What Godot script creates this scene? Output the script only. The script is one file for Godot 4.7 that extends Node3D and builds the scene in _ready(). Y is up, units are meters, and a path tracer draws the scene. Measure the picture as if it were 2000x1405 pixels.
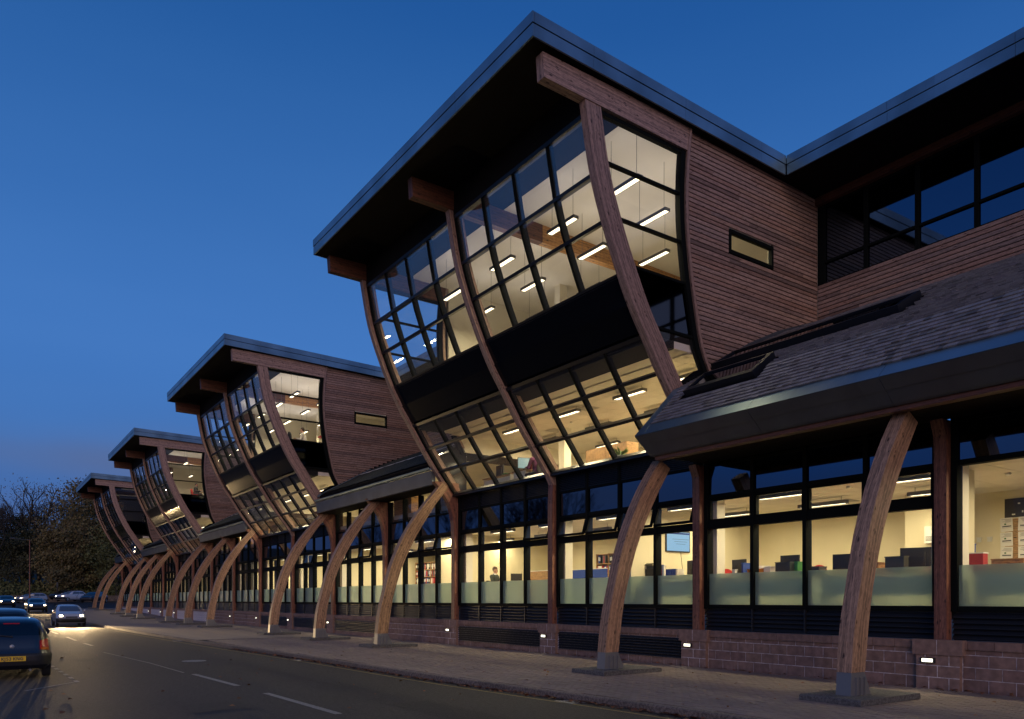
extends Node3D
# A dusk street: a long office building with four leaning glazed wings on curved timber columns.
# World: u runs along the facade away from the camera (-z), v from the street into the building (+x), y up. Metres.

var B = Vector3(15.2, 0, -50)      # base of the building
var bld: Node3D
var M = {}
var taken = {}
var rng = RandomNumberGenerator.new()

func P(u, v, y) -> Vector3:
	return Vector3(v, y, -u)

func lin(r, g, b) -> Color:
	return Color(r, g, b).linear_to_srgb()

func lerp_table(t, x):             # t: rows [x, y] with x rising
	if x <= t[0][0]: return t[0][1]
	for i in range(t.size() - 1):
		if x <= t[i + 1][0]:
			return lerp(float(t[i][1]), float(t[i + 1][1]), (x - t[i][0]) / (t[i + 1][0] - t[i][0]))
	return t[t.size() - 1][1]

func smooth_table(t, x):           # Catmull-Rom through the same rows
	var n = t.size()
	if x <= t[0][0]: return t[0][1]
	if x >= t[n - 1][0]: return t[n - 1][1]
	for i in range(n - 1):
		if x <= t[i + 1][0]:
			var h = float(t[i + 1][0] - t[i][0])
			var s = (x - t[i][0]) / h
			var m0 = (t[i + 1][1] - t[max(i - 1, 0)][1]) / float(t[i + 1][0] - t[max(i - 1, 0)][0]) * h
			var m1 = (t[min(i + 2, n - 1)][1] - t[i][1]) / float(t[min(i + 2, n - 1)][0] - t[i][0]) * h
			var s2 = s * s
			var s3 = s2 * s
			return (2 * s3 - 3 * s2 + 1) * t[i][1] + (s3 - 2 * s2 + s) * m0 + (-2 * s3 + 3 * s2) * t[i + 1][1] + (s3 - s2) * m1
	return t[n - 1][1]

# ------------------------------------------------------------------ mesh builder
class MB:
	var p = PackedVector3Array()
	var n = PackedVector3Array()
	var t = PackedVector2Array()
	var c = PackedColorArray()
	var col = Color(1, 1, 1)
	var uo = Vector2()          # shift of the grain
	func tri(a, b, d, nn, ta = Vector2(), tb = Vector2(), td = Vector2()):
		if (d - a).cross(b - a).dot(nn) < 0:
			p.append_array(PackedVector3Array([a, d, b]))
			t.append_array(PackedVector2Array([ta, td, tb]))
		else:
			p.append_array(PackedVector3Array([a, b, d]))
			t.append_array(PackedVector2Array([ta, tb, td]))
		for i in 3:
			n.append(nn)
			c.append(col)
	func tri_n(a, b, d, na, nb, nd, ta = Vector2(), tb = Vector2(), td = Vector2()):
		var f = na + nb + nd
		if (d - a).cross(b - a).dot(f) < 0:
			p.append_array(PackedVector3Array([a, d, b]))
			n.append_array(PackedVector3Array([na, nd, nb]))
			t.append_array(PackedVector2Array([ta, td, tb]))
		else:
			p.append_array(PackedVector3Array([a, b, d]))
			n.append_array(PackedVector3Array([na, nb, nd]))
			t.append_array(PackedVector2Array([ta, tb, td]))
		for i in 3: c.append(col)
	func quad(a, b, d, e, hint, uv0 = Vector2(), uv1 = Vector2(1, 1)):
		var nn = (b - a).cross(e - a)
		if nn.length_squared() < 1e-14: nn = (d - b).cross(e - b)
		nn = nn.normalized()
		if nn.dot(hint) < 0: nn = -nn
		tri(a, b, d, nn, uv0 + uo, Vector2(uv1.x, uv0.y) + uo, uv1 + uo)
		tri(a, d, e, nn, uv0 + uo, uv1 + uo, Vector2(uv0.x, uv1.y) + uo)
	func box(ctr, size, basis = Basis(), uvo = Vector2()):
		var h = size * 0.5
		var ax = [basis.x, basis.y, basis.z]
		var hs = [h.x, h.y, h.z]
		var longest = 0
		for i in 3:
			if hs[i] > hs[longest]: longest = i
		for i in 3:
			var j = (i + 1) % 3
			var k = (i + 2) % 3
			if k == longest:
				var sw = j
				j = k
				k = sw
			for s in [-1.0, 1.0]:
				var o = ctr + ax[i] * hs[i] * s
				var a = ax[j] * hs[j]
				var b = ax[k] * hs[k]
				quad(o - a - b, o + a - b, o + a + b, o - a + b, ax[i] * s, uvo, uvo + Vector2(hs[j] * 2, hs[k] * 2))
	func bar(a, b, w, h, up = Vector3.UP):        # square bar from a to b
		var z = (b - a).normalized()
		var x = up.cross(z)
		if x.length() < 0.01: x = Vector3.RIGHT.cross(z)
		x = x.normalized()
		box((a + b) * 0.5, Vector3(w, h, (b - a).length()), Basis(x, z.cross(x), z))
	func prism(pts, off):                          # planar outline pushed along off
		var nn = Vector3.ZERO
		var cnt = pts.size()
		for i in cnt: nn += pts[i].cross(pts[(i + 1) % cnt])
		nn = nn.normalized()
		var run = 0.0
		for i in cnt:
			var a = pts[i]
			var b = pts[(i + 1) % cnt]
			var l = (b - a).length()
			quad(a, b, b + off, a + off, (b - a).cross(nn), Vector2(run, 0), Vector2(run + l, off.length()))
			run += l
		var e0 = (pts[1] - pts[0]).normalized()
		var e1 = nn.cross(e0)
		var flat = PackedVector2Array()
		for q in pts: flat.append(Vector2((q - pts[0]).dot(e0), (q - pts[0]).dot(e1)))
		var idx = Geometry2D.triangulate_polygon(flat)
		var s = 1.0 if off.dot(nn) > 0 else -1.0
		for i in range(0, idx.size(), 3):
			tri(pts[idx[i]], pts[idx[i + 1]], pts[idx[i + 2]], -nn * s, flat[idx[i]], flat[idx[i + 1]], flat[idx[i + 2]])
			tri(pts[idx[i]] + off, pts[idx[i + 1]] + off, pts[idx[i + 2]] + off, nn * s, flat[idx[i]], flat[idx[i + 1]], flat[idx[i + 2]])
	func band(outer, inner, off, bevel = 0.0):     # curved beam: two lines of equal count, pushed along off
		var dir = off.normalized()
		var run = 0.0
		for i in range(outer.size() - 1):
			var a = outer[i]
			var b = outer[i + 1]
			var d = inner[i + 1]
			var e = inner[i]
			var l = (b - a).length()
			var w = (e - a).length()
			var toe = (a - e).normalized()
			quad(a, b, d, e, -dir, Vector2(run, 0), Vector2(run + l, w))
			quad(a + off, b + off, d + off, e + off, dir, Vector2(run, 0), Vector2(run + l, w))
			quad(a, b, b + off, a + off, toe, Vector2(run, w), Vector2(run + l, w + off.length()))
			quad(e, d, d + off, e + off, -toe, Vector2(run, w), Vector2(run + l, w + off.length()))
			run += l
		var m = outer.size() - 1
		quad(outer[0], inner[0], inner[0] + off, outer[0] + off, outer[0] - outer[1])
		quad(outer[m], inner[m], inner[m] + off, outer[m] + off, outer[m] - outer[m - 1])
	func tube(a, b, r0, r1, sides = 8, caps = true):
		var z = (b - a).normalized()
		var x = Vector3.UP.cross(z)
		if x.length() < 0.05: x = Vector3.RIGHT.cross(z)
		x = x.normalized()
		var y = z.cross(x)
		var l = (b - a).length()
		for i in sides:
			var d0 = x * cos(TAU * i / sides) + y * sin(TAU * i / sides)
			var d1 = x * cos(TAU * (i + 1) / sides) + y * sin(TAU * (i + 1) / sides)
			var t0 = Vector2(0, i * 0.1)
			var t1 = Vector2(l, i * 0.1 + 0.1)
			tri_n(a + d0 * r0, b + d0 * r1, b + d1 * r1, d0, d0, d1, t0, Vector2(l, t0.y), t1)
			tri_n(a + d0 * r0, b + d1 * r1, a + d1 * r0, d0, d1, d1, t0, t1, Vector2(0, t1.y))
			if caps:
				tri(a, a + d0 * r0, a + d1 * r0, -z)
				tri(b, b + d0 * r1, b + d1 * r1, z)
	func lathe(o, axis, prof, sides = 20):          # prof rows [along, radius]
		var z = axis.normalized()
		var x = Vector3.UP.cross(z)
		if x.length() < 0.05: x = Vector3.RIGHT.cross(z)
		x = x.normalized()
		var y = z.cross(x)
		for k in range(prof.size() - 1):
			var q0 = prof[k]
			var q1 = prof[k + 1]
			var da = q1[0] - q0[0]
			var dr = q1[1] - q0[1]
			for i in sides:
				var d0 = x * cos(TAU * i / sides) + y * sin(TAU * i / sides)
				var d1 = x * cos(TAU * (i + 1) / sides) + y * sin(TAU * (i + 1) / sides)
				var n0 = (d0 * da - z * dr).normalized()
				var n1 = (d1 * da - z * dr).normalized()
				var a = o + z * q0[0] + d0 * q0[1]
				var b = o + z * q1[0] + d0 * q1[1]
				var d = o + z * q1[0] + d1 * q1[1]
				var e = o + z * q0[0] + d1 * q0[1]
				tri_n(a, b, d, n0, n0, n1)
				tri_n(a, d, e, n0, n1, n1)
	func mesh() -> ArrayMesh:
		var arr = []
		arr.resize(Mesh.ARRAY_MAX)
		arr[Mesh.ARRAY_VERTEX] = p
		arr[Mesh.ARRAY_NORMAL] = n
		arr[Mesh.ARRAY_TEX_UV] = t
		arr[Mesh.ARRAY_COLOR] = c
		var m = ArrayMesh.new()
		if p.size(): m.add_surface_from_arrays(Mesh.PRIMITIVE_TRIANGLES, arr)
		return m

# ------------------------------------------------------------------ naming
func numbered(called, parent) -> String:
	var key = str(parent.get_instance_id()) + called
	var k = taken.get(key, 0)
	taken[key] = k + 1
	return called if k == 0 else "%s_%03d" % [called, k]

func part(mb, called, mat, parent, stuff = false) -> MeshInstance3D:
	var o = MeshInstance3D.new()
	o.mesh = mb.mesh() if mb is MB else mb
	o.material_override = mat
	o.name = numbered(called, parent)
	if parent == bld: o.position = -B
	parent.add_child(o, true)
	if stuff: o.set_meta("kind", "stuff")
	return o

func tag(o, label, category, group = ""):
	o.set_meta("label", label)
	o.set_meta("category", category)
	if group: o.set_meta("group", group)
	return o

func thing(called, label, category, at = Vector3.ZERO, turn = 0.0, group = "") -> Node3D:
	var o = Node3D.new()
	o.name = numbered(called, self)
	add_child(o)
	o.position = at
	o.rotation.y = turn
	tag(o, label, category, group)
	return o

func struct_node(called) -> Node3D:
	var o = Node3D.new()
	o.name = numbered(called, self)
	add_child(o)
	o.set_meta("kind", "structure")
	return o

func struct(mb, called, mat, stuff = false) -> MeshInstance3D:
	var o = part(mb, called, mat, self)
	o.set_meta("kind", "stuff" if stuff else "structure")
	return o

# ------------------------------------------------------------------ materials
func mat(key, color, rough = 0.8, metal = 0.0) -> StandardMaterial3D:
	var m = StandardMaterial3D.new()
	m.resource_name = key
	m.albedo_color = color
	m.roughness = rough
	m.metallic = metal
	M[key] = m
	return m

func noise_tex(w, h, f) -> ImageTexture:           # f(x, y) -> Color
	var im = Image.create(w, h, false, Image.FORMAT_RGB8)
	for y in h:
		for x in w: im.set_pixel(x, y, f.call(x, y))
	return ImageTexture.create_from_image(im)

func fnl(s, freq, oct = 4) -> FastNoiseLite:
	var f = FastNoiseLite.new()
	f.seed = s
	f.frequency = freq
	f.fractal_octaves = oct
	f.noise_type = FastNoiseLite.TYPE_SIMPLEX_SMOOTH
	return f

func wood_tex(s, lamella, contrast, knots) -> ImageTexture:   # 512 x 256 px, grain along x, tileable enough at its size
	var a = fnl(s, 0.02)
	var b = fnl(s + 1, 0.06, 3)
	var k = []
	var r = RandomNumberGenerator.new()
	r.seed = s
	for i in knots: k.append([r.randf() * 512, r.randf() * 256, 2.0 + r.randf() * 3.5])
	return noise_tex(512, 256, func(x, y):
		var wob = a.get_noise_2d(x * 0.35, y * 0.6) * 14.0
		var g = b.get_noise_2d(x * 0.09, (y + wob) * 4.2)
		var band = sin((y + wob * 1.4) * 0.42 + a.get_noise_2d(x * 0.2, y * 0.1) * 4.0)
		var val = 0.80 + g * 0.30 * contrast + band * 0.07 * contrast + a.get_noise_2d(x * 1.2, y * 1.2) * 0.12
		if lamella > 0:
			val += (hash_f(int(y / lamella) * 7 + s) - 0.5) * 0.26
			if int(y) % lamella == 0: val -= 0.24
		var dark = 0.0
		for q in k:
			var d = Vector2((x - q[0]) * 0.6, y - q[1]).length() / q[2]
			if d < 1.6: dark = max(dark, clamp(1.6 - d, 0, 1))
		val = clamp(val - dark * 0.5, 0.05, 1.0)
		return Color(val, val * (0.97 - dark * 0.12), val * (0.93 - dark * 0.2)))

func hash_f(i) -> float:
	var x = sin(float(i) * 12.9898) * 43758.5453
	return x - floor(x)

func glass(key, alpha, spec, tint = Color(1, 1, 1)) -> StandardMaterial3D:
	var m = mat(key, Color(tint.r, tint.g, tint.b, alpha), 0.015)
	m.transparency = BaseMaterial3D.TRANSPARENCY_ALPHA
	m.metallic_specular = spec
	m.cull_mode = BaseMaterial3D.CULL_DISABLED
	return m

func textured(m, tex, sx, sy):
	m.albedo_texture = tex
	m.uv1_scale = Vector3(sx, sy, 1)
	m.vertex_color_use_as_albedo = true

func triplanar(m, tex, scale, bump = null, depth = 0.0):
	if tex: m.albedo_texture = tex
	m.uv1_triplanar = true
	m.uv1_world_triplanar = true
	m.uv1_scale = Vector3.ONE * scale
	if bump:
		m.heightmap_enabled = true
		m.heightmap_texture = bump
		m.heightmap_scale = depth
	m.vertex_color_use_as_albedo = true

func make_materials():
	var w1 = wood_tex(3, 16, 0.9, 9)
	var w2 = wood_tex(11, 0, 1.0, 7)
	textured(mat("glulam", lin(0.47, 0.30, 0.20), 0.62), w1, 0.5, 1.6)
	textured(mat("post_wood", lin(0.30, 0.13, 0.085), 0.6), w1, 0.5, 1.6)
	textured(mat("rib_wood", lin(0.48, 0.325, 0.27), 0.62), w1, 0.5, 1.6)
	textured(mat("cladding", lin(0.50, 0.345, 0.29), 0.7), w2, 0.55, 2.2)
	textured(mat("inner_beam", lin(0.62, 0.33, 0.10), 0.5), w1, 0.5, 1.6)
	textured(mat("furniture_wood", lin(0.55, 0.33, 0.15), 0.5), w2, 0.6, 1.5)
	textured(mat("shingle", lin(0.37, 0.37, 0.395), 0.55), w2, 2.5, 2.5)
	var gn = fnl(21, 0.035)
	var gn2 = fnl(22, 0.21, 2)
	var grit = noise_tex(512, 512, func(x, y):
		var v = 0.78 + gn.get_noise_2d(x, y) * 0.35 + gn2.get_noise_2d(x, y) * 0.45
		v = clamp(v, 0.1, 1.0)
		return Color(v, v, v * 0.985))
	var gn3 = fnl(31, 0.012, 5)
	var soft = noise_tex(256, 256, func(x, y):
		var v = clamp(0.86 + gn3.get_noise_2d(x, y) * 0.35 + gn2.get_noise_2d(x, y) * 0.1, 0.2, 1.0)
		return Color(v, v, v))
	var faint = noise_tex(128, 128, func(x, y):
		var v = clamp(0.96 + gn3.get_noise_2d(x, y) * 0.06, 0.2, 1.0)
		return Color(v, v, v))
	var gn4 = fnl(61, 0.02, 4)
	var metal_tex = noise_tex(256, 256, func(x, y):
		var v = clamp(0.88 + gn4.get_noise_2d(x, y) * 0.16, 0.2, 1.0)
		return Color(v, v, v))
	triplanar(mat("asphalt", lin(0.036, 0.032, 0.033), 0.75), grit, 0.55, grit, 2.2)
	triplanar(mat("paving_bed", lin(0.10, 0.085, 0.075), 0.9), grit, 0.5, grit, 0.6)
	triplanar(mat("paver", lin(0.235, 0.185, 0.155), 0.85), faint, 0.9, grit, 0.12)
	triplanar(mat("kerbstone", lin(0.27, 0.215, 0.18), 0.85), grit, 0.8, grit, 0.3)
	triplanar(mat("concrete", lin(0.15, 0.145, 0.145), 0.85), grit, 0.8, grit, 0.3)
	triplanar(mat("block", lin(0.31, 0.195, 0.15), 0.9), metal_tex, 0.9, grit, 0.12)
	triplanar(mat("mortar", lin(0.74, 0.66, 0.64), 0.95), soft, 2.0)
	triplanar(mat("road_paint", lin(0.36, 0.345, 0.33), 0.7), grit, 1.3)
	triplanar(mat("yellow_paint", lin(0.36, 0.25, 0.06), 0.7), grit, 1.3)
	triplanar(mat("grass", lin(0.055, 0.05, 0.028), 0.95), grit, 0.7)
	triplanar(mat("moss", lin(0.05, 0.055, 0.03), 0.95), grit, 0.8, grit, 2.0)
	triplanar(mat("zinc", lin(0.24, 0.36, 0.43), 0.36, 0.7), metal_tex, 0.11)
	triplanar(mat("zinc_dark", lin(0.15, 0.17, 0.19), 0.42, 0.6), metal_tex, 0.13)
	mat("steel", lin(0.20, 0.205, 0.21), 0.5, 0.5)
	mat("frame", lin(0.007, 0.0085, 0.008), 0.65).metallic_specular = 0.12
	mat("frame_blue", lin(0.008, 0.010, 0.014), 0.35).metallic_specular = 0.4
	mat("black_panel", lin(0.005, 0.006, 0.008), 0.12).metallic_specular = 0.3
	mat("louvre", lin(0.010, 0.011, 0.014), 0.45)
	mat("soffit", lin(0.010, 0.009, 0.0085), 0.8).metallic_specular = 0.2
	textured(mat("dark_wood", lin(0.16, 0.06, 0.03), 0.6), w1, 0.5, 1.6)
	triplanar(mat("plaster", lin(0.74, 0.67, 0.47), 0.9), faint, 0.2)
	triplanar(mat("white_plaster", lin(0.74, 0.70, 0.58), 0.9), faint, 0.2)
	triplanar(mat("white_ceiling", lin(0.80, 0.77, 0.72), 0.95), faint, 0.3)
	triplanar(mat("ceiling", lin(0.72, 0.66, 0.56), 0.95), faint, 0.3)
	mat("carpet", lin(0.30, 0.265, 0.21), 0.95)
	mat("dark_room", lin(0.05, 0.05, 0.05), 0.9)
	glass("glass", 0.012, 0.68)
	glass("low_glass", 0.012, 0.36)
	glass("car_glass", 0.55, 0.6, Color(0.02, 0.025, 0.03))
	var sg = mat("spandrel_glass", lin(0.085, 0.125, 0.185), 0.03, 1.0)
	sg.metallic_specular = 0.5
	var sb = mat("blue_spandrel", lin(0.055, 0.065, 0.085), 0.04, 1.0)
	sb.metallic_specular = 0.5
	var fr = mat("frosted", Color(0.74, 0.83, 0.78, 0.22), 0.45)
	fr.metallic_specular = 0.25
	fr.refraction_enabled = true
	fr.refraction_scale = 0.03
	fr.transparency = BaseMaterial3D.TRANSPARENCY_ALPHA
	var lm = mat("lamp_glow", Color(1, 1, 1), 0.5)
	lm.emission_enabled = true
	lm.emission = Color(1, 0.93, 0.78)
	lm.emission_energy_multiplier = 3.0
	mat("fitting", lin(0.12, 0.12, 0.115), 0.4, 0.4)
	var hl = mat("headlamp", Color(1, 1, 1), 0.2)
	hl.emission_enabled = true
	hl.emission = Color(1, 0.9, 0.72)
	hl.emission_energy_multiplier = 16.0
	var bk = mat("bulkhead_lamp", Color(1, 1, 1), 0.3)
	bk.emission_enabled = true
	bk.emission = Color(1, 0.97, 0.85)
	bk.emission_energy_multiplier = 2.6
	mat("black_plastic", lin(0.010, 0.010, 0.011), 0.55)
	mat("grey_plastic", lin(0.045, 0.05, 0.05), 0.6)
	mat("grille_grey", lin(0.30, 0.28, 0.24), 0.7)
	mat("white_plastic", lin(0.68, 0.67, 0.62), 0.5)
	mat("paper", lin(0.72, 0.70, 0.66), 0.8)
	mat("print", lin(0.05, 0.05, 0.06), 0.8)
	mat("red_fabric", lin(0.42, 0.02, 0.018), 0.8)
	mat("red_card", lin(0.36, 0.025, 0.03), 0.6)
	mat("blue_fabric", lin(0.02, 0.055, 0.26), 0.85)
	mat("orange_card", lin(0.55, 0.22, 0.02), 0.7)
	mat("green_card", lin(0.04, 0.22, 0.05), 0.7)
	mat("leaf_green", lin(0.12, 0.22, 0.03), 0.6)
	mat("tyre", lin(0.012, 0.012, 0.012), 0.85)
	mat("alloy", lin(0.4, 0.4, 0.4), 0.35, 0.8)
	mat("number_yellow", lin(0.72, 0.46, 0.02), 0.5)
	mat("tail_red", lin(0.35, 0.01, 0.012), 0.15)
	mat("tail_amber", lin(0.55, 0.16, 0.01), 0.15)
	triplanar(mat("bark", lin(0.07, 0.06, 0.05), 0.9), grit, 1.0)
	for q in [["leaf_brown", 0.16, 0.135, 0.052], ["leaf_olive", 0.12, 0.135, 0.045], ["leaf_dark", 0.075, 0.085, 0.042], ["leaf_fallen", 0.2, 0.085, 0.03]]:
		var lf = mat(q[0], lin(q[1], q[2], q[3]), 0.8)
		lf.vertex_color_use_as_albedo = true
		lf.backlight_enabled = true
		lf.backlight = Color(0.3, 0.3, 0.2)
	var bm = mat("body", Color(1, 1, 1), 0.8)
	bm.vertex_color_use_as_albedo = true

# ------------------------------------------------------------------ curves measured for the building
var RIB = [[5.25, 15.06], [5.62, 14.84], [6.1, 14.47], [6.65, 14.05], [7.2, 13.66], [8.05, 13.11], [8.55, 12.78], [9.35, 12.36], [10.5, 11.86], [11.45, 11.54], [12.9, 11.26]]
var TRIM = [[7.0, 15.72], [7.5, 15.43], [8.0, 15.16], [8.98, 14.92], [9.96, 14.73], [11.19, 14.6], [12.33, 14.62], [13.5, 14.74]]
var ROOF = [[12.76, 5.5], [14.02, 6.74], [15.5, 7.53], [17.0, 8.38], [18.3, 8.98], [20.12, 9.62]]
var ARCH_OUT = [[0.48, 11.84], [1.2, 11.93], [1.9, 12.1], [2.9, 12.38], [3.95, 12.86], [4.75, 13.38], [5.5, 14.0], [6.2, 14.62]]
var ARCH_IN = [[0.48, 12.24], [1.55, 12.4], [2.4, 12.64], [3.08, 12.9], [4.0, 13.38], [4.85, 13.93], [5.3, 14.25], [5.75, 14.62], [6.2, 15.0]]
var KERB = [[-40.0, 9.9], [7.0, 9.08], [15.0, 8.5], [23.0, 8.25], [32.0, 7.75], [50.0, 7.25], [75.0, 7.2], [110.0, 8.6], [135.0, 10.5]]

func kerb(u): return smooth_table(KERB, u)
func rise(u): return 0.011 * (sqrt((u - 74.0) * (u - 74.0) + 16.0) + (u - 74.0)) if u > 40 else 0.0
func road_y(u): return -0.12 + rise(u)
func pave_y(u): return rise(u)
func pod_u(k): return 13.37 + 24.0 * k

# ------------------------------------------------------------------ 
func _ready():
	rng.seed = 7
	var cam = Camera3D.new()
	cam.name = "camera"
	cam.projection = Camera3D.PROJECTION_FRUSTUM
	cam.near = 0.1
	cam.far = 1500.0
	# focal length 1516.8 px for a picture 1405 px high; the lens is shifted up so that verticals stay vertical
	cam.size = 1405.0 / 1516.83 * 0.1
	cam.frustum_offset = Vector2(0, (1172.0 - 702.5) / 1516.83 * 0.1)
	cam.position = Vector3(0, 1.68, 0)
	cam.rotation.y = -0.6101
	add_child(cam)
	cam.current = true
	var we = WorldEnvironment.new()
	we.name = "environment"
	var env = Environment.new()
	env.background_mode = Environment.BG_SKY
	env.tonemap_mode = Environment.TONE_MAPPER_LINEAR
	env.tonemap_exposure = 1.0
	env.sdfgi_enabled = true
	env.ssao_enabled = true
	env.ssil_enabled = true
	var sm = PanoramaSkyMaterial.new()
	sm.panorama = dusk_sky()
	var sky = Sky.new()
	sky.sky_material = sm
	env.sky = sky
	we.environment = env
	add_child(we)
	var sun = DirectionalLight3D.new()             # the afterglow of a sun already down, behind the camera
	sun.name = "afterglow"
	sun.light_energy = 0.31
	sun.light_color = lin(1.0, 0.70, 0.60)
	sun.light_angular_distance = 40.0
	sun.shadow_enabled = true
	sun.sky_mode = DirectionalLight3D.SKY_MODE_LIGHT_ONLY
	var from = P(-0.82, -0.5, 0.26)
	add_child(sun)
	sun.look_at_from_position(from * 20.0, Vector3.ZERO, Vector3.UP)
	make_materials()
	build_ground()
	bld = thing("office_building", "long modern office building with four leaning glazed wings on curved timber columns", "building", B)
	build_facade()
	for k in 4: build_pod(k)
	build_canopies()
	build_roof()
	build_rooms()
	build_lights()
	build_furniture()
	build_people()
	build_street()
	build_trees()

func dusk_sky() -> ImageTexture:                       # clear dusk with a thin bank of grey cloud low down; linear values
	var a = fnl(41, 0.02, 5)
	var tr = [[-2.0, 0.055], [2.0, 0.070], [6.0, 0.062], [11.0, 0.062], [17.0, 0.056], [26.0, 0.036], [38.0, 0.016], [90.0, 0.006]]
	var tg = [[-2.0, 0.095], [2.0, 0.120], [6.0, 0.140], [11.0, 0.180], [17.0, 0.185], [26.0, 0.145], [38.0, 0.096], [90.0, 0.055]]
	var tb = [[-2.0, 0.21], [2.0, 0.29], [6.0, 0.37], [11.0, 0.48], [17.0, 0.515], [26.0, 0.435], [38.0, 0.33], [90.0, 0.21]]
	var im = Image.create(1024, 512, false, Image.FORMAT_RGBF)
	for y in 512:
		var el = (0.5 - (y + 0.5) / 512.0) * 180.0
		var c = Color(smooth_table(tr, el), smooth_table(tg, el), smooth_table(tb, el))
		if el < -2.0: c = c.lerp(Color(0.02, 0.022, 0.028), clamp((-2.0 - el) / 4.0, 0, 1))
		for x in 1024:
			var d = c
			if el > -2.0 and el < 60.0:
				var ang = TAU * x / 1024.0
				var q = a.get_noise_3d(cos(ang) * 55.0, sin(ang) * 55.0, el * 6.0)
				var w = a.get_noise_3d(cos(ang) * 22.0 + 300.0, sin(ang) * 22.0, el * 2.2)
				var bank = exp(-pow((el - 7.5) / 3.2, 2.0)) * clamp((q + 0.25) * 1.7, 0, 1)
				d = c.lerp(Color(0.115, 0.145, 0.27), bank * 0.75)
				var veil = 1.0 + w * 0.16
				d = Color(d.r * (1.0 + w * 0.34), d.g * veil, d.b * (1.0 + w * 0.07))
			im.set_pixel(x, y, d)
	return ImageTexture.create_from_image(im)

# ------------------------------------------------------------------ ground
func strip(us, va, vb, yf, mb, nv = 1):            # sheet between two lines va(u), vb(u)
	for i in range(us.size() - 1):
		for j in nv:
			var q = []
			for k in [[0, 0], [1, 0], [1, 1], [0, 1]]:
				var u = us[i + k[0]]
				var v = lerp(float(va.call(u)), float(vb.call(u)), float(j + k[1]) / nv)
				q.append(P(u, v, yf.call(u, v)))
			mb.quad(q[0], q[1], q[2], q[3], Vector3.UP)

func steps(a, b, d) -> Array:
	var r = []
	var n = int(ceil((b - a) / d))
	for i in n + 1: r.append(lerp(float(a), float(b), float(i) / n))
	return r

func ground_h(u, v):
	var bank = smoothstep(138.0, 156.0, u + 0.15 * absf(v - 10.0)) * 3.2
	bank += smoothstep(158.0, 240.0, u) * 13.0
	return rise(min(u, 150.0)) + bank

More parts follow.
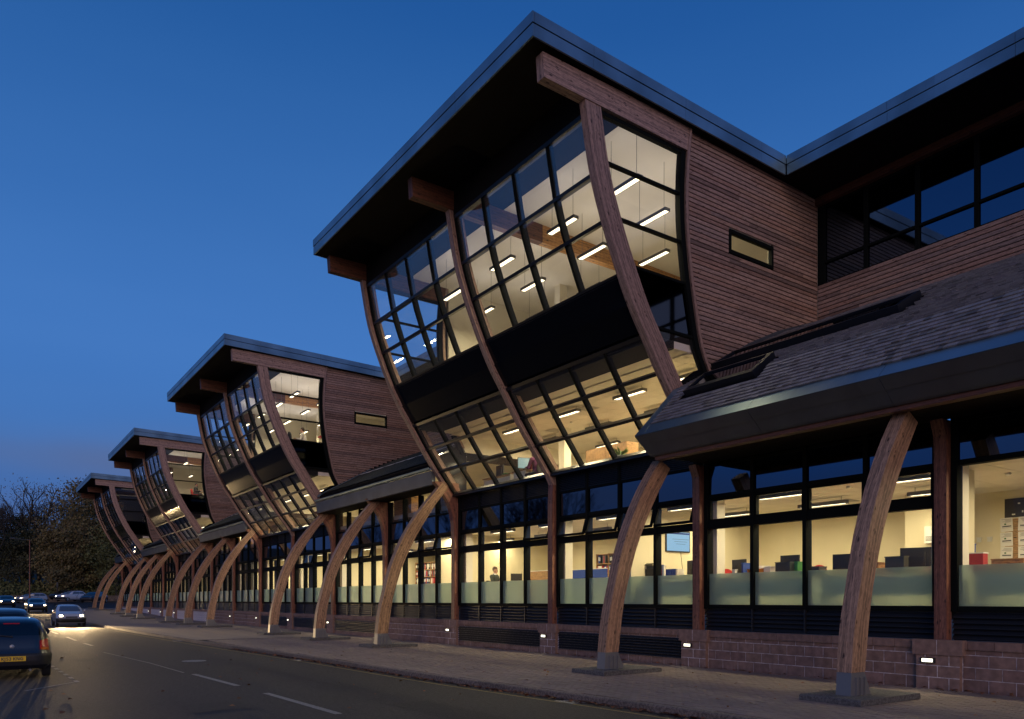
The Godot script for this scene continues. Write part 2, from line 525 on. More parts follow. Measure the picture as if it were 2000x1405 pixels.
func build_ground():
	var mb = MB.new()
	for uu in [[-700.0, -60.0, 80.0], [-60.0, 170.0, 5.0], [170.0, 900.0, 60.0]]:
		strip(steps(uu[0], uu[1], uu[2]), func(_u): return -500.0, func(_u): return -20.0, func(u, v): return ground_h(u, v) - 0.2, mb, 6)
		strip(steps(uu[0], uu[1], uu[2]), func(_u): return -20.0, func(_u): return 60.0, func(u, v): return ground_h(u, v) - 0.2, mb, 16)
		strip(steps(uu[0], uu[1], uu[2]), func(_u): return 60.0, func(_u): return 500.0, func(u, v): return ground_h(u, v) - 0.2, mb, 6)
	struct(mb, "ground", M.grass)
	mb = MB.new()
	road_sheet(mb)
	struct(mb, "road", M.asphalt)
	mb = MB.new()                                    # the car park at the far end
	strip(steps(104, 136, 4.0), func(u): return kerb(u) + 0.15, func(_u): return 40.0, func(u, _v): return road_y(u) + 0.02, mb, 2)
	struct(mb, "car_park", M.asphalt)
	mb = MB.new()
	strip(steps(-40, 104, 2.0), func(u): return kerb(u) + 0.13, func(_u): return 15.1, func(u, _v): return pave_y(u) - 0.03, mb, 1)
	var pv = struct(mb, "pavement", M.paving_bed)
	# paving blocks, laid in courses along the street: too many to count, so one object
	var spots = []
	var r = RandomNumberGenerator.new()
	r.seed = 3
	var v = 8.2
	var row = 0
	while v < 14.98:
		var u = 1.0 + (0.1 if row % 2 else 0.0)
		while u < 34.0:
			if v > kerb(u) + 0.2 and not (v > 14.9): spots.append([u, v])
			u += 0.205
		v += 0.105
		row += 1
	var bx = MB.new()
	paver_shape(bx)
	var mm = MultiMesh.new()
	mm.transform_format = MultiMesh.TRANSFORM_3D
	mm.use_colors = true
	mm.mesh = bx.mesh()
	mm.instance_count = spots.size()
	var patch = fnl(91, 0.25, 3)
	for i in spots.size():
		var s = spots[i]
		var bs = Basis.from_euler(Vector3(r.randf_range(-0.012, 0.012), 0, r.randf_range(-0.012, 0.012)))
		mm.set_instance_transform(i, Transform3D(bs, P(s[0], s[1], -0.03 + r.randf_range(-0.004, 0.003) + patch.get_noise_2d(s[0], s[1]) * 0.006)))
		var tone = r.randf_range(0.86, 1.02) * (1.0 + patch.get_noise_2d(s[0] * 2.0 + 40.0, s[1] * 2.0) * 0.16)
		mm.set_instance_color(i, Color(tone, tone * r.randf_range(0.94, 1.0), tone * r.randf_range(0.88, 1.0)))
	var mi = MultiMeshInstance3D.new()
	mi.name = "paving_blocks"
	mi.multimesh = mm
	mi.material_override = M.paver
	mi.set_meta("kind", "stuff")
	pv.add_child(mi)
	# slabs beyond where blocks can be told apart
	mb = MB.new()
	strip(steps(34.1, 104, 2.0), func(uu): return kerb(uu) + 0.14, func(_u): return 15.0, func(uu, _v): return pave_y(uu), mb, 1)
	part(mb, "paving_sheet", M.paver, pv)
	# kerb stones
	var ks = struct_node("kerb")
	var uu0 = -3.0
	while uu0 < 102.0:
		var uu1 = uu0 + 0.912
		var st = MB.new()
		var tone = r.randf_range(0.75, 1.05)
		st.col = Color(tone, tone * 0.98, tone * 0.95)
		var a = P(uu0, kerb(uu0), pave_y(uu0) + r.randf_range(-0.004, 0.004))
		var b = P(uu1, kerb(uu1), pave_y(uu1) + r.randf_range(-0.004, 0.004))
		var w = Vector3(0.125, 0, 0)
		var d = Vector3(0, -0.24, 0)
		var ch = Vector3(0.02, 0, 0)
		var cd = Vector3(0, -0.02, 0)
		st.prism(PackedVector3Array([a + ch, a + w, a + w + d, a + d, a + cd]), (b - a))
		part(st, "kerb_stone", M.kerbstone, ks)
		uu0 += 0.918
	build_markings()
	build_road_details()
	# leaves blown into the gutter and along the wall
	mm = MultiMesh.new()
	mm.transform_format = MultiMesh.TRANSFORM_3D
	mm.use_colors = true
	var lf = MB.new()
	lf.tri(Vector3(-0.055, 0, 0), Vector3(0, 0.014, 0.04), Vector3(0.055, 0, 0), Vector3.UP)
	lf.tri(Vector3(-0.045, 0, 0), Vector3(0, 0.008, -0.03), Vector3(0.045, 0, 0), Vector3.UP)
	mm.mesh = lf.mesh()
	mm.instance_count = 1500
	for i in 1500:
		var lu = 3.0 + 26.0 * pow(r.randf(), 1.5)
		var lv = kerb(lu) - 0.03 - 0.22 * pow(r.randf(), 2.0)
		var ly = -0.112
		if i % 5 == 0:
			lv = 14.93 - 0.35 * pow(r.randf(), 2.0)
			ly = 0.012
		elif i % 11 == 0:
			lv = r.randf_range(kerb(lu) + 0.2, 14.0)
			ly = 0.012
		elif i % 13 == 0:
			lv = r.randf_range(1.0, kerb(lu) - 0.5)
		mm.set_instance_transform(i, Transform3D(Basis.from_euler(Vector3(r.randf_range(-0.4, 0.4), r.randf() * TAU, r.randf_range(-0.4, 0.4))).scaled(Vector3.ONE * r.randf_range(0.5, 1.2)), P(lu, lv, ly + r.randf() * 0.02)))
		var t = r.randf_range(0.35, 1.3)
		mm.set_instance_color(i, Color(t, t * r.randf_range(0.7, 1.1), t * 0.9))
	mi = MultiMeshInstance3D.new()
	mi.name = "fallen_leaves"
	mi.multimesh = mm
	mi.material_override = M.leaf_fallen
	add_child(mi)
	mi.set_meta("kind", "stuff")
	tag(mi, "brown fallen leaves lying in the gutter and along the foot of the wall", "leaves")

func road_sheet(mb):                                   # with wheel tracks, an oily middle and old patches in its tone
	var nz = fnl(71, 0.16, 4)
	var us = steps(-40, 0, 4.0) + steps(1, 40, 0.6) + steps(42, 136, 2.0)
	var nv = 48
	var tone = func(u, v):
		var t = 1.0 + nz.get_noise_2d(u * 0.6, v * 2.4) * 0.6 + nz.get_noise_2d(u * 4.0 + 90.0, v * 4.0) * 0.32
		for c in [1.9, 3.5, 5.6, 7.1]: t += 0.12 * exp(-pow((v - c) / 0.28, 2.0))
		if v > kerb(u) - 0.5: t *= 0.72
		return clamp(t, 0.4, 1.7)
	for i in range(us.size() - 1):
		for j in nv:
			var q = []
			var c = []
			for k in [[0, 0], [1, 0], [1, 1], [0, 1]]:
				var u = us[i + k[0]]
				var v = lerp(-6.0, float(kerb(u)), float(j + k[1]) / nv)
				q.append(P(u, v, road_y(u)))
				var t = tone.call(u, v)
				c.append(Color(t, t, t))
			for w in [[0, 1, 2], [0, 2, 3]]:
				mb.tri(q[w[0]], q[w[1]], q[w[2]], Vector3.UP)
				var n = mb.c.size()
				var order = [w[0], w[1], w[2]] if mb.p[n - 2].is_equal_approx(q[w[1]]) else [w[0], w[2], w[1]]
				for k in 3: mb.c[n - 3 + k] = c[order[k]]

func paver_shape(bx):
	var h = 0.03
	var x = 0.0485
	var z = 0.0985
	var c = 0.006
	var top = [Vector3(-x + c, h, -z + c), Vector3(x - c, h, -z + c), Vector3(x - c, h, z - c), Vector3(-x + c, h, z - c)]
	var mid = [Vector3(-x, h - c, -z), Vector3(x, h - c, -z), Vector3(x, h - c, z), Vector3(-x, h - c, z)]
	bx.quad(top[0], top[1], top[2], top[3], Vector3.UP)
	for i in 4:
		var j = (i + 1) % 4
		var out = (mid[i] + mid[j]) * Vector3(1, 0, 1)
		bx.quad(top[i], top[j], mid[j], mid[i], Vector3.UP + out.normalized())
		bx.quad(mid[i], mid[j], mid[j] * Vector3(1, 0, 1), mid[i] * Vector3(1, 0, 1), out)

func build_road_details():
	var rd = struct_node("road_repairs")
	var r = RandomNumberGenerator.new()
	r.seed = 12
	for q in [[9.0, 12.2, 5.9, 6.7, 0.55], [15.5, 21.0, 6.3, 6.75, 1.35], [26.0, 31.0, 2.6, 3.3, 0.6], [13.0, 14.1, 2.9, 3.9, 0.7]]:
		var mb = MB.new()
		mb.col = Color(q[4], q[4], q[4])
		var n = 14
		for i in n:
			var a = lerp(q[0], q[1], float(i) / n)
			var b = lerp(q[0], q[1], float(i + 1) / n)
			var e0 = 0.03 * sin(i * 2.3)
			var e1 = 0.03 * sin((i + 1) * 2.3)
			mb.quad(P(a, q[2] + e0, road_y(a) + 0.004), P(b, q[2] + e1, road_y(b) + 0.004), P(b, q[3] + e1, road_y(b) + 0.004), P(a, q[3] + e0, road_y(a) + 0.004), Vector3.UP)
		part(mb, "tarmac_patch", M.asphalt, rd)
	for q in [[24.0, 5.4]]:
		var mb = MB.new()
		mb.lathe(P(q[0], q[1], road_y(q[0]) + 0.002), Vector3.UP, [[0.0, 0.34], [0.008, 0.335], [0.008, 0.29], [0.004, 0.285], [0.006, 0.0]], 28)
		for i in 5: mb.box(P(q[0], q[1] - 0.2 + i * 0.1, road_y(q[0]) + 0.008), Vector3(0.04, 0.006, 0.36))
		part(mb, "manhole_cover", M.steel, rd)
	for u in [10.6, 22.5, 36.0]:
		var mb = MB.new()
		for i in 7: box_uv(mb, u - 0.21 + i * 0.07 - 0.018, u - 0.21 + i * 0.07 + 0.018, kerb(u) - 0.34, kerb(u) - 0.02, road_y(u) + 0.001, road_y(u) + 0.012)
		box_uv(mb, u - 0.25, u + 0.25, kerb(u) - 0.36, kerb(u) - 0.34, road_y(u) + 0.001, road_y(u) + 0.012)
		part(mb, "gully_grate", M.steel, rd)

func mark(mb, u0, v0, u1, v1, w):                    # a painted line on the road
	var n = max(1, int(absf(u1 - u0) / 3.0))
	var d = Vector2(u1 - u0, v1 - v0).normalized()
	var px = Vector2(-d.y, d.x) * w * 0.5
	for i in n:
		var a = Vector2(u0, v0).lerp(Vector2(u1, v1), float(i) / n)
		var b = Vector2(u0, v0).lerp(Vector2(u1, v1), float(i + 1) / n)
		var q = []
		for s in [a - px, b - px, b + px, a + px]: q.append(P(s.x, s.y, road_y(s.x) + 0.004))
		mb.quad(q[0], q[1], q[2], q[3], Vector3.UP)

func build_markings():
	var rm = struct_node("road_markings")
	var dashes = [[6.6, 4.95, 10.0, 4.86], [11.58, 4.77, 14.98, 4.68], [16.57, 4.6, 19.79, 4.44], [34.3, 3.95, 36.4, 3.88], [39.0, 3.85, 43.0, 3.85], [47.0, 3.8, 51.0, 3.78]]
	for q in dashes:
		var mb = MB.new()
		mark(mb, q[0], q[1], q[2], q[3], 0.13)
		part(mb, "centre_dash", M.road_paint, rm)
	var jl = MB.new()                                # thin worn line further on
	mark(jl, 20.3, 4.33, 24.0, 4.2, 0.05)
	mark(jl, 24.0, 4.2, 29.7, 3.76, 0.05)
	part(jl, "worn_line", M.road_paint, rm)
	for i in 12:
		var mb = MB.new()
		mark(mb, 19.3 + i * 0.95, 1.94 - i * 0.02, 19.75 + i * 0.95, 1.93 - i * 0.02, 0.09)
		part(mb, "parking_bay_dash", M.road_paint, rm)
	var be = MB.new()
	mark(be, 18.05, 0.9, 19.46, 1.94, 0.07)
	part(be, "bay_end_line", M.road_paint, rm)
	var mb2 = MB.new()
	for i in 24: mark(mb2, 2.0 + i * 2.0, kerb(2.0 + i * 2.0) - 0.36, 4.0 + i * 2.0, kerb(4.0 + i * 2.0) - 0.36, 0.06)
	part(mb2, "yellow_line", M.yellow_paint, rm)

# ------------------------------------------------------------------ ground-floor facade
func post_u(n): return 7.37 + 6.0 * n

func box_uv(mb, u0, u1, v0, v1, y0, y1, uvo = Vector2()):
	mb.box(P((u0 + u1) * 0.5, (v0 + v1) * 0.5, (y0 + y1) * 0.5), Vector3(absf(v1 - v0), absf(y1 - y0), absf(u1 - u0)), Basis(), uvo)

func piece(called, m, parent, u0, u1, v0, v1, y0, y1):
	var mb = MB.new()
	mb.col = Color(1, 1, 1)
	box_uv(mb, u0, u1, v0, v1, y0, y1, Vector2(rng.randf() * 9.0, rng.randf() * 9.0))
	return part(mb, called, m, parent)

func pane(called, m, parent, pts):
	var mb = MB.new()
	mb.quad(pts[0], pts[1], pts[2], pts[3], Vector3(-1, 0.01, 0.01))
	if called == "pod_pane":       # the inner sheet of the double glazing
		var d = Vector3(0.018, 0, 0)
		mb.quad(pts[0] + d, pts[1] + d, pts[2] + d, pts[3] + d, Vector3(-1, 0.01, 0.01))
	return part(mb, called, m, parent)

func rows_slats(mb, u0, u1, vf, y0, y1, pitch, depth):   # sloping louvre blades
	var y = y0
	while y + pitch * 0.9 < y1:
		var q = PackedVector3Array([P(u0, vf, y), P(u0, vf, y + 0.012), P(u0, vf + depth, y + pitch * 0.85), P(u0, vf + depth, y + pitch * 0.85 - 0.012)])
		mb.prism(q, P(u1, 0, 0) - P(u0, 0, 0))
		y += pitch

const GV = 15.24                                       # glass line
func build_facade():
	for n in range(-1, 16):
		build_bay(n)
	for n in range(0, 17):
		var m4 = posmod(n, 4)
		build_post(n, m4)
		if m4 != 2: build_arch(n)
	# ends of the plinth beyond what the posts carry
	build_plinth()

func build_bay(n):
	var u0 = post_u(n) + 0.13
	var u1 = post_u(n + 1) - 0.13
	var m4 = posmod(n, 4)
	var pod_bay = m4 == 1 or m4 == 2
	var single = n == -1
	var cuts = [u0, post_u(n) + 1.6, post_u(n) + 3.02, post_u(n) + 4.43, u1]
	if single: cuts = [u0, post_u(n) + 2.4, u1]
	var top = 5.62 if pod_bay else (5.1 if n < 1 else 5.98)
	# frame bars
	for j in range(1, cuts.size() - 1): piece("mullion", M.frame, bld, cuts[j] - 0.045, cuts[j] + 0.045, 15.16, 15.38, 1.56, top)
	piece("mullion", M.frame, bld, u0 - 0.02, u0 + 0.1, 15.16, 15.38, 1.457, top)
	piece("mullion", M.frame, bld, u1 - 0.1, u1 + 0.02, 15.16, 15.38, 1.457, top)
	var ys = [[1.46, 1.56], [4.2, 4.3], [5.0, 5.06]] if single else [[1.46, 1.56], [3.45, 3.64], [4.19, 4.3], [5.0, 5.06]]
	for q in ys: piece("transom", M.frame, bld, u0 + 0.11, u1 - 0.11, 15.175, 15.36, q[0], q[1])
	# dark boarded strip under the sill
	var lv = MB.new()
	box_uv(lv, u0, u1, 15.26, 15.36, 0.92, 1.455)
	rows_slats(lv, u0, u1, 15.19, 0.94, 1.45, 0.1, 0.06)
	for j in range(1, cuts.size() - 1): box_uv(lv, cuts[j] - 0.02, cuts[j] + 0.02, 15.17, 15.25, 0.925, 1.45)
	part(lv, "sill_louvre", M.louvre, bld, true)
	for j in range(cuts.size() - 1):
		var a = cuts[j] + (0.1 if j == 0 else 0.045)
		var b = cuts[j + 1] - (0.1 if j == cuts.size() - 2 else 0.045)
		var ft = 2.33
		piece("frosted_pane", M.frosted, bld, a, b, GV, GV + 0.012, 1.56, ft)
		pane("clear_pane", M.low_glass, bld, [P(a, GV, ft), P(b, GV, ft), P(b, GV, 4.2 if single else 3.45), P(a, GV, 4.2 if single else 3.45)])
		if not single: build_vent(n, j, a, b)
		pane("spandrel_pane", M.spandrel_glass, bld, [P(a, GV - 0.02, 4.3), P(b, GV - 0.02, 4.3), P(b, GV - 0.02, 5.0), P(a, GV - 0.02, 5.0)])
		if pod_bay:
			var tl = MB.new()
			box_uv(tl, a, b, 15.27, 15.37, 5.06, 5.6)
			rows_slats(tl, a, b, 15.19, 5.075, 5.59, 0.052, 0.05)
			part(tl, "top_louvre", M.louvre, bld, true)
		elif n >= 3:
			pane("high_pane", M.glass, bld, [P(a, GV, 5.06), P(b, GV, 5.06), P(b, GV, 5.98), P(a, GV, 5.98)])
	if not pod_bay and n < 1: piece("head_panel", M.black_panel, bld, u0, u1, 15.2, 15.34, 5.06, 5.1)

var OPEN = {"1,0": 1, "1,1": 1, "1,2": 1, "1,3": 1, "2,0": 1, "3,0": 1, "3,1": 1, "4,1": 1, "4,3": 1, "5,2": 1}
func build_vent(n, j, a, b):                          # top-hung light: frame and pane, some pushed open
	var y0 = 3.64
	var y1 = 4.19
	var ang = 0.27 if OPEN.has("%d,%d" % [n, j]) else 0.0
	if n == 1 and j >= 2: ang = 0.27
	var hinge = P(0, GV - 0.03, y1)
	var bs = Basis(Vector3(0, 0, 1), -ang)
	var mb = MB.new()
	var w = 0.05
	for q in [[a, a + w, y0, y1], [b - w, b, y0, y1], [a + w, b - w, y0, y0 + w], [a + w, b - w, y1 - w, y1]]:
		var ctr = P((q[0] + q[1]) * 0.5, GV - 0.0, (q[2] + q[3]) * 0.5) - hinge
		ctr.z = -(q[0] + q[1]) * 0.5
		mb.box(hinge + bs * ctr, Vector3(0.07, q[3] - q[2], q[1] - q[0]), bs)
	var vw = part(mb, "vent_window", M.frame, bld)
	var c = []
	for q in [[a + w, y0 + w], [b - w, y0 + w], [b - w, y1 - w], [a + w, y1 - w]]:
		var d = P(q[0], GV, q[1]) - hinge
		d.z = -q[0]
		c.append(hinge + bs * d)
	pane("vent_pane", M.low_glass, vw, c)

func build_post(n, m4):
	var u = post_u(n)
	var hw = 0.115
	var mb = MB.new()
	mb.col = Color(0.95, 0.95, 0.95).lerp(Color(1.1, 1.05, 1.0), hash_f(n + 5))
	var top = 5.06 if n < 2 and m4 != 2 else (5.3 if m4 == 2 else 6.1)
	var outer = []
	var inner = []
	var prof = [[0.9, 15.0], [3.6, 15.0]]
	if m4 == 2: prof += [[4.7, 15.0], [5.3, 15.03]]
	elif n < 2: prof += [[4.55, 14.99], [4.85, 14.96], [5.06, 14.85]]
	else: prof += [[4.5, 14.97], [5.0, 14.88], [5.4, 14.72], [5.75, 14.45], [6.08, 14.15]]
	for i in 15:
		var y = lerp(0.9, float(prof[prof.size() - 1][0]), i / 14.0)
		outer.append(P(u - hw, smooth_table(prof, y), y))
		inner.append(P(u - hw, 15.19, y))
	mb.band(outer, inner, P(u + hw, 0, 0) - P(u - hw, 0, 0))
	part(mb, "timber_post", M.post_wood, bld)

func build_arch(n):
	var u = post_u(n)
	var hw = 0.135
	var mb = MB.new()
	var tone = 0.85 + 0.3 * hash_f(n * 3 + 1)
	mb.col = Color(tone, tone * 0.97, tone * 0.95)
	mb.uo = Vector2(hash_f(n * 11 + 3) * 7.0, hash_f(n * 5 + 2) * 3.0)
	if n == 3: mb.col = Color(1.15, 1.02, 0.85)
	var y1 = 5.04 if n < 2 else 6.12
	var outer = []
	var inner = []
	var gy = 0.48
	for i in 19:
		var s = i / 18.0
		var y = lerp(gy, y1, s)
		outer.append(P(u - hw, smooth_table(ARCH_OUT, y), y))
		# inner edge: same place along the curve, read off slightly lower so the section stays square
		var yi = lerp(gy, y1 - 0.18, s)
		inner.append(P(u - hw, smooth_table(ARCH_IN, yi), yi))
	mb.band(outer, inner, P(u + hw, 0, 0) - P(u - hw, 0, 0))
	var arch = part(mb, "timber_column", M.glulam, bld)
	# galvanised shoe: tapering box with stiffening fins
	var sh = MB.new()
	var g = pave_y(u)
	var lo = [P(u - hw, 11.82, g + 0.1), P(u + hw, 11.82, g + 0.1), P(u + hw, 12.42, g + 0.1), P(u - hw, 12.42, g + 0.1)]
	var hi = [P(u - hw + 0.003, 11.845, 0.478), P(u + hw - 0.003, 11.845, 0.478), P(u + hw - 0.003, 12.235, 0.478), P(u - hw + 0.003, 12.235, 0.478)]
	for i in 4:
		var j = (i + 1) % 4
		var out = (lo[i] + lo[j]) * 0.5 - (lo[0] + lo[2]) * 0.5
		sh.quad(lo[i], lo[j], hi[j], hi[i], out)
	sh.quad(hi[0], hi[1], hi[2], hi[3], Vector3.UP)
	for s in [0.2, 0.42, 0.64]:
		var va = lerp(11.84, 12.4, s)
		box_uv(sh, u - hw - 0.035, u - hw + 0.01, va - 0.012, va + 0.012, g + 0.1, 0.4)
		box_uv(sh, u + hw - 0.01, u + hw + 0.035, va - 0.012, va + 0.012, g + 0.1, 0.4)
	part(sh, "steel_shoe", M.steel, arch)
	var pd = MB.new()
	var t = 0.1
	pd.prism(PackedVector3Array([P(u - 0.55, 11.42, g + 0.002), P(u - 0.55, 11.42, g + t - 0.02), P(u - 0.55, 11.44, g + t), P(u - 0.55, 13.2, g + t), P(u - 0.55, 13.22, g + t - 0.02), P(u - 0.55, 13.22, g + 0.002)]), P(1.1, 0, 0))
	part(pd, "concrete_pad", M.concrete, arch)

func build_plinth():
	var wall = MB.new()
	wall.col = Color(1, 1, 1)
	box_uv(wall, 1.0, 104.0, 15.0, 15.3, -0.1, 0.9)
	var pw = part(wall, "plinth_wall", M.mortar, bld)
	var r = RandomNumberGenerator.new()
	r.seed = 17
	var cap = MB.new()
	box_uv(cap, 49.4, 103.9, 14.95, 15.2, 0.76, 0.915)
	part(cap, "coping", M.block, pw)
	# coping stones where each can be seen
	var u = 1.4
	while u < 49.3:
		var l = 0.455
		var st = MB.new()
		var tn = r.randf_range(0.82, 1.08)
		st.col = Color(tn, tn * 0.98, tn * 0.97)
		box_uv(st, u + 0.004, u + l - 0.004, 14.955, 15.2, 0.765, 0.915 + r.randf_range(-0.002, 0.002))
		part(st, "coping_stone", M.block, pw)
		u += l
	for n in range(-1, 9):
		var p0 = post_u(n) + 0.42
		var p1 = post_u(n + 1) - 0.42
		var m4 = posmod(n, 4)
		if (m4 == 1 or m4 == 2) or n == 4:
			if n >= 1:
				var lv = MB.new()
				box_uv(lv, p0 + 0.05, p1 - 0.05, 15.0, 15.05, 0.17, 0.7)
				rows_slats(lv, p0 + 0.05, p1 - 0.05, 14.95, 0.18, 0.7, 0.075, 0.05)
				part(lv, "plinth_louvre", M.louvre, pw, true)
				blocks(pw, p0, p1, [[-0.06, 0.165]], r, n < 3)
				blocks(pw, p0, p1, [[0.705, 0.762]], r, n < 3)
				continue
		blocks(pw, p0, p1, [[-0.06, 0.212], [0.226, 0.434], [0.448, 0.657], [0.671, 0.758]], r, n < 2)
	# pilasters under the posts, each with a bulkhead lamp
	for n in range(0, 17):
		var pu = post_u(n)
		var pl = MB.new()
		box_uv(pl, pu - 0.4, pu + 0.4, 14.9, 15.03, -0.08, 0.64)
		box_uv(pl, pu - 0.46, pu + 0.46, 14.87, 15.03, 0.644, 0.93)
		var pp = part(pl, "pilaster", M.block, bld)
		if n < 4:
			var jt = MB.new()
			for y in [0.22, 0.44]: box_uv(jt, pu - 0.4, pu + 0.4, 14.897, 14.91, y - 0.007, y + 0.007)
			for q in [[-0.21, -0.06, 0.22], [0.16, -0.06, 0.22], [0.0, 0.22, 0.44], [-0.21, 0.44, 0.64], [0.23, 0.44, 0.64]]: box_uv(jt, pu + q[0] - 0.007, pu + q[0] + 0.007, 14.8972, 14.91, q[1], q[2])
			box_uv(jt, pu - 0.004, pu + 0.004, 14.867, 14.88, 0.65, 0.925)
			part(jt, "mortar_joint", M.mortar, pp)
		var lampu = pu + 0.17
		var fr = MB.new()
		box_uv(fr, lampu - 0.135, lampu + 0.135, 14.86, 14.9, 0.485, 0.585)
		var bl = part(fr, "bulkhead_light", M.black_plastic, pp)
		var gl = MB.new()
		box_uv(gl, lampu - 0.1, lampu + 0.1, 14.852, 14.862, 0.505, 0.568)
		part(gl, "lamp_lens", M.bulkhead_lamp, bl)
		if n < 9:
			var ar = AreaLight3D.new()
			ar.name = numbered("bulkhead_lamp_light", self)
			ar.area_size = Vector2(0.2, 0.06)
			ar.light_energy = 0.16
			ar.light_color = Color(1, 0.95, 0.8)
			ar.set("area_range", 20.0)
			ar.shadow_enabled = true
			add_child(ar)
			ar.look_at_from_position(P(lampu, 14.845, 0.537), P(lampu, 12.0, 0.2), Vector3.UP)

func blocks(parent, a, b, courses, r, single):
	var st = MB.new()
	for k in courses.size():
		var q = courses[k]
		var u = a - (0.0 if k % 2 else 0.225)
		while u < b:
			var x0 = max(u + 0.007, a)
			var x1 = min(u + 0.443, b)
			if x1 - x0 > 0.03:
				if single: st = MB.new()
				var tn = r.randf_range(0.8, 1.12)
				st.col = Color(tn, tn * r.randf_range(0.95, 1.0), tn * r.randf_range(0.94, 1.0))
				box_uv(st, x0, x1, 14.994 + r.randf_range(-0.002, 0.002), 15.04, q[0], q[1])
				if single: part(st, "block", M.block, parent)
			u += 0.45
	if not single: part(st, "blockwork", M.block, parent, true)

# ------------------------------------------------------------------ leaning wings
func rib_v(y): return smooth_table(RIB, y)
func glass_v(y): return rib_v(y) + 0.16
func trim_v(y): return smooth_table(TRIM, y)
func roof_line(v): return lerp_table(ROOF, v)

const ROWS_UP = [9.34, 10.46, 11.43, 12.7]
const ROWS_LOW = [5.66, 6.47, 7.24, 8.05]

func polyline(y0, y1, n, dv, u):
	var r = []
	for i in n + 1:
		var y = lerp(float(y0), float(y1), float(i) / n)
		r.append(P(u, glass_v(y) + dv, y))
	return r

func build_pod(k):
	var ua = pod_u(k)
	var near = k < 2
	for i in 3:                                          # three curved ribs
		var u = ua + 6.0 * i
		var mb = MB.new()
		var tn = 0.9 + 0.2 * hash_f(k * 5 + i)
		mb.col = Color(tn, tn, tn)
		mb.uo = Vector2(hash_f(k * 9 + i) * 7.0, hash_f(k * 4 + i) * 3.0)
		var o = []
		var e = []
		for s in 27:
			var y = lerp(5.25, 12.9, s / 26.0)
			o.append(P(u - 0.1, rib_v(y), y))
			e.append(P(u - 0.1, min(rib_v(y) + lerp(0.62, 0.47, clamp((y - 6.0) / 6.0, 0, 1)), 15.2 + max(0, y - 5.6) * 0.3), y))
		mb.band(o, e, P(0.2, 0, 0))
		part(mb, "timber_rib", M.rib_wood, bld)
	for b in 2:
		pod_bay(k, ua + 6.0 * b + 0.1, ua + 6.0 * b + 5.9, near)
	pod_side(k, ua, -1)
	pod_side(k, ua + 12.0, 1)
	# roof beams carried by the ribs, running out to the eaves and back into the room
	for i in 3:
		var u = ua + 6.0 * i
		var mb = MB.new()
		mb.prism(PackedVector3Array([P(u - 0.12, 10.1, 12.9), P(u - 0.12, 14.62, 12.8), P(u - 0.12, 14.62, 13.43), P(u - 0.12, 10.06, 13.43)]), P(0.24, 0, 0))
		part(mb, "eaves_beam", M.rib_wood if i == 0 else M.dark_wood, bld)
		if i == 1:
			mb = MB.new()
			box_uv(mb, u - 0.12, u + 0.12, 14.625, 23.0, 12.8, 13.43)
			part(mb, "inner_beam", M.inner_beam, bld)
	# dark header over the street glass
	var hb = MB.new()
	for b in 2: box_uv(hb, ua + 6.0 * b + 0.1, ua + 6.0 * b + 5.9, glass_v(12.75) - 0.03, glass_v(12.75) + 0.12, 12.72, 13.5)
	part(hb, "head_panel", M.soffit, bld)

func pod_bay(k, u0, u1, near):
	var cuts = [u0]
	for j in range(1, 4): cuts.append(lerp(float(u0), float(u1), j / 4.0))
	cuts.append(u1)
	for rows in [ROWS_UP, ROWS_LOW]:
		var y0 = rows[0]
		var y1 = rows[3]
		for j in 5:                                      # mullions follow the lean
			var u = cuts[j]
			var w = 0.035 if j > 0 and j < 4 else 0.05
			if j == 0: u += 0.05
			if j == 4: u -= 0.05
			var mb = MB.new()
			mb.band(polyline(y0, y1, 8, -0.03, u - w), polyline(y0, y1, 8, 0.17, u - w), P(w * 2, 0, 0))
			part(mb, "curved_mullion", M.frame, bld)
		for i in 4:
			var mb = MB.new()
			var y = rows[i]
			var d = (P(0, glass_v(y + 0.2), y + 0.2) - P(0, glass_v(y - 0.2), y - 0.2)).normalized()
			var x = d.cross(Vector3(0, 0, 1))
			var hgt = 0.08 if i in [1, 2] else 0.1
			mb.box(P((u0 + u1) * 0.5, glass_v(y) + 0.06, y), Vector3(0.194, hgt, u1 - u0 - 0.002), Basis(x, d, x.cross(d)))
			part(mb, "pod_transom", M.frame_blue, bld)
			if i < 3:
				for j in 4:
					var a = cuts[j] + 0.03
					var c = cuts[j + 1] - 0.03
					pane("pod_pane", M.glass, bld, [P(a, glass_v(rows[i]), rows[i]), P(c, glass_v(rows[i]), rows[i]), P(c, glass_v(rows[i + 1]), rows[i + 1]), P(a, glass_v(rows[i + 1]), rows[i + 1])])
	# black spandrel between the floors, in three boards with lapped edges
	var sp = [8.1, 8.68, 9.29]
	for i in 2:
		var mb = MB.new()
		mb.band([P(u0, glass_v(sp[i] + 0.01) - 0.02, sp[i] + 0.01), P(u0, glass_v(sp[i + 1]) - 0.05, sp[i + 1])], [P(u0, glass_v(sp[i] + 0.01) + 0.14, sp[i] + 0.01), P(u0, glass_v(sp[i + 1]) + 0.11, sp[i + 1])], P(u1 - u0, 0, 0))
		part(mb, "spandrel_panel", M.black_panel, bld)
	# sill at the foot of the slope
	var sl = MB.new()
	box_uv(sl, u0, u1, glass_v(5.62) - 0.07, 15.36, 5.56, 5.615)
	part(sl, "sloping_sill", M.frame_blue, bld)

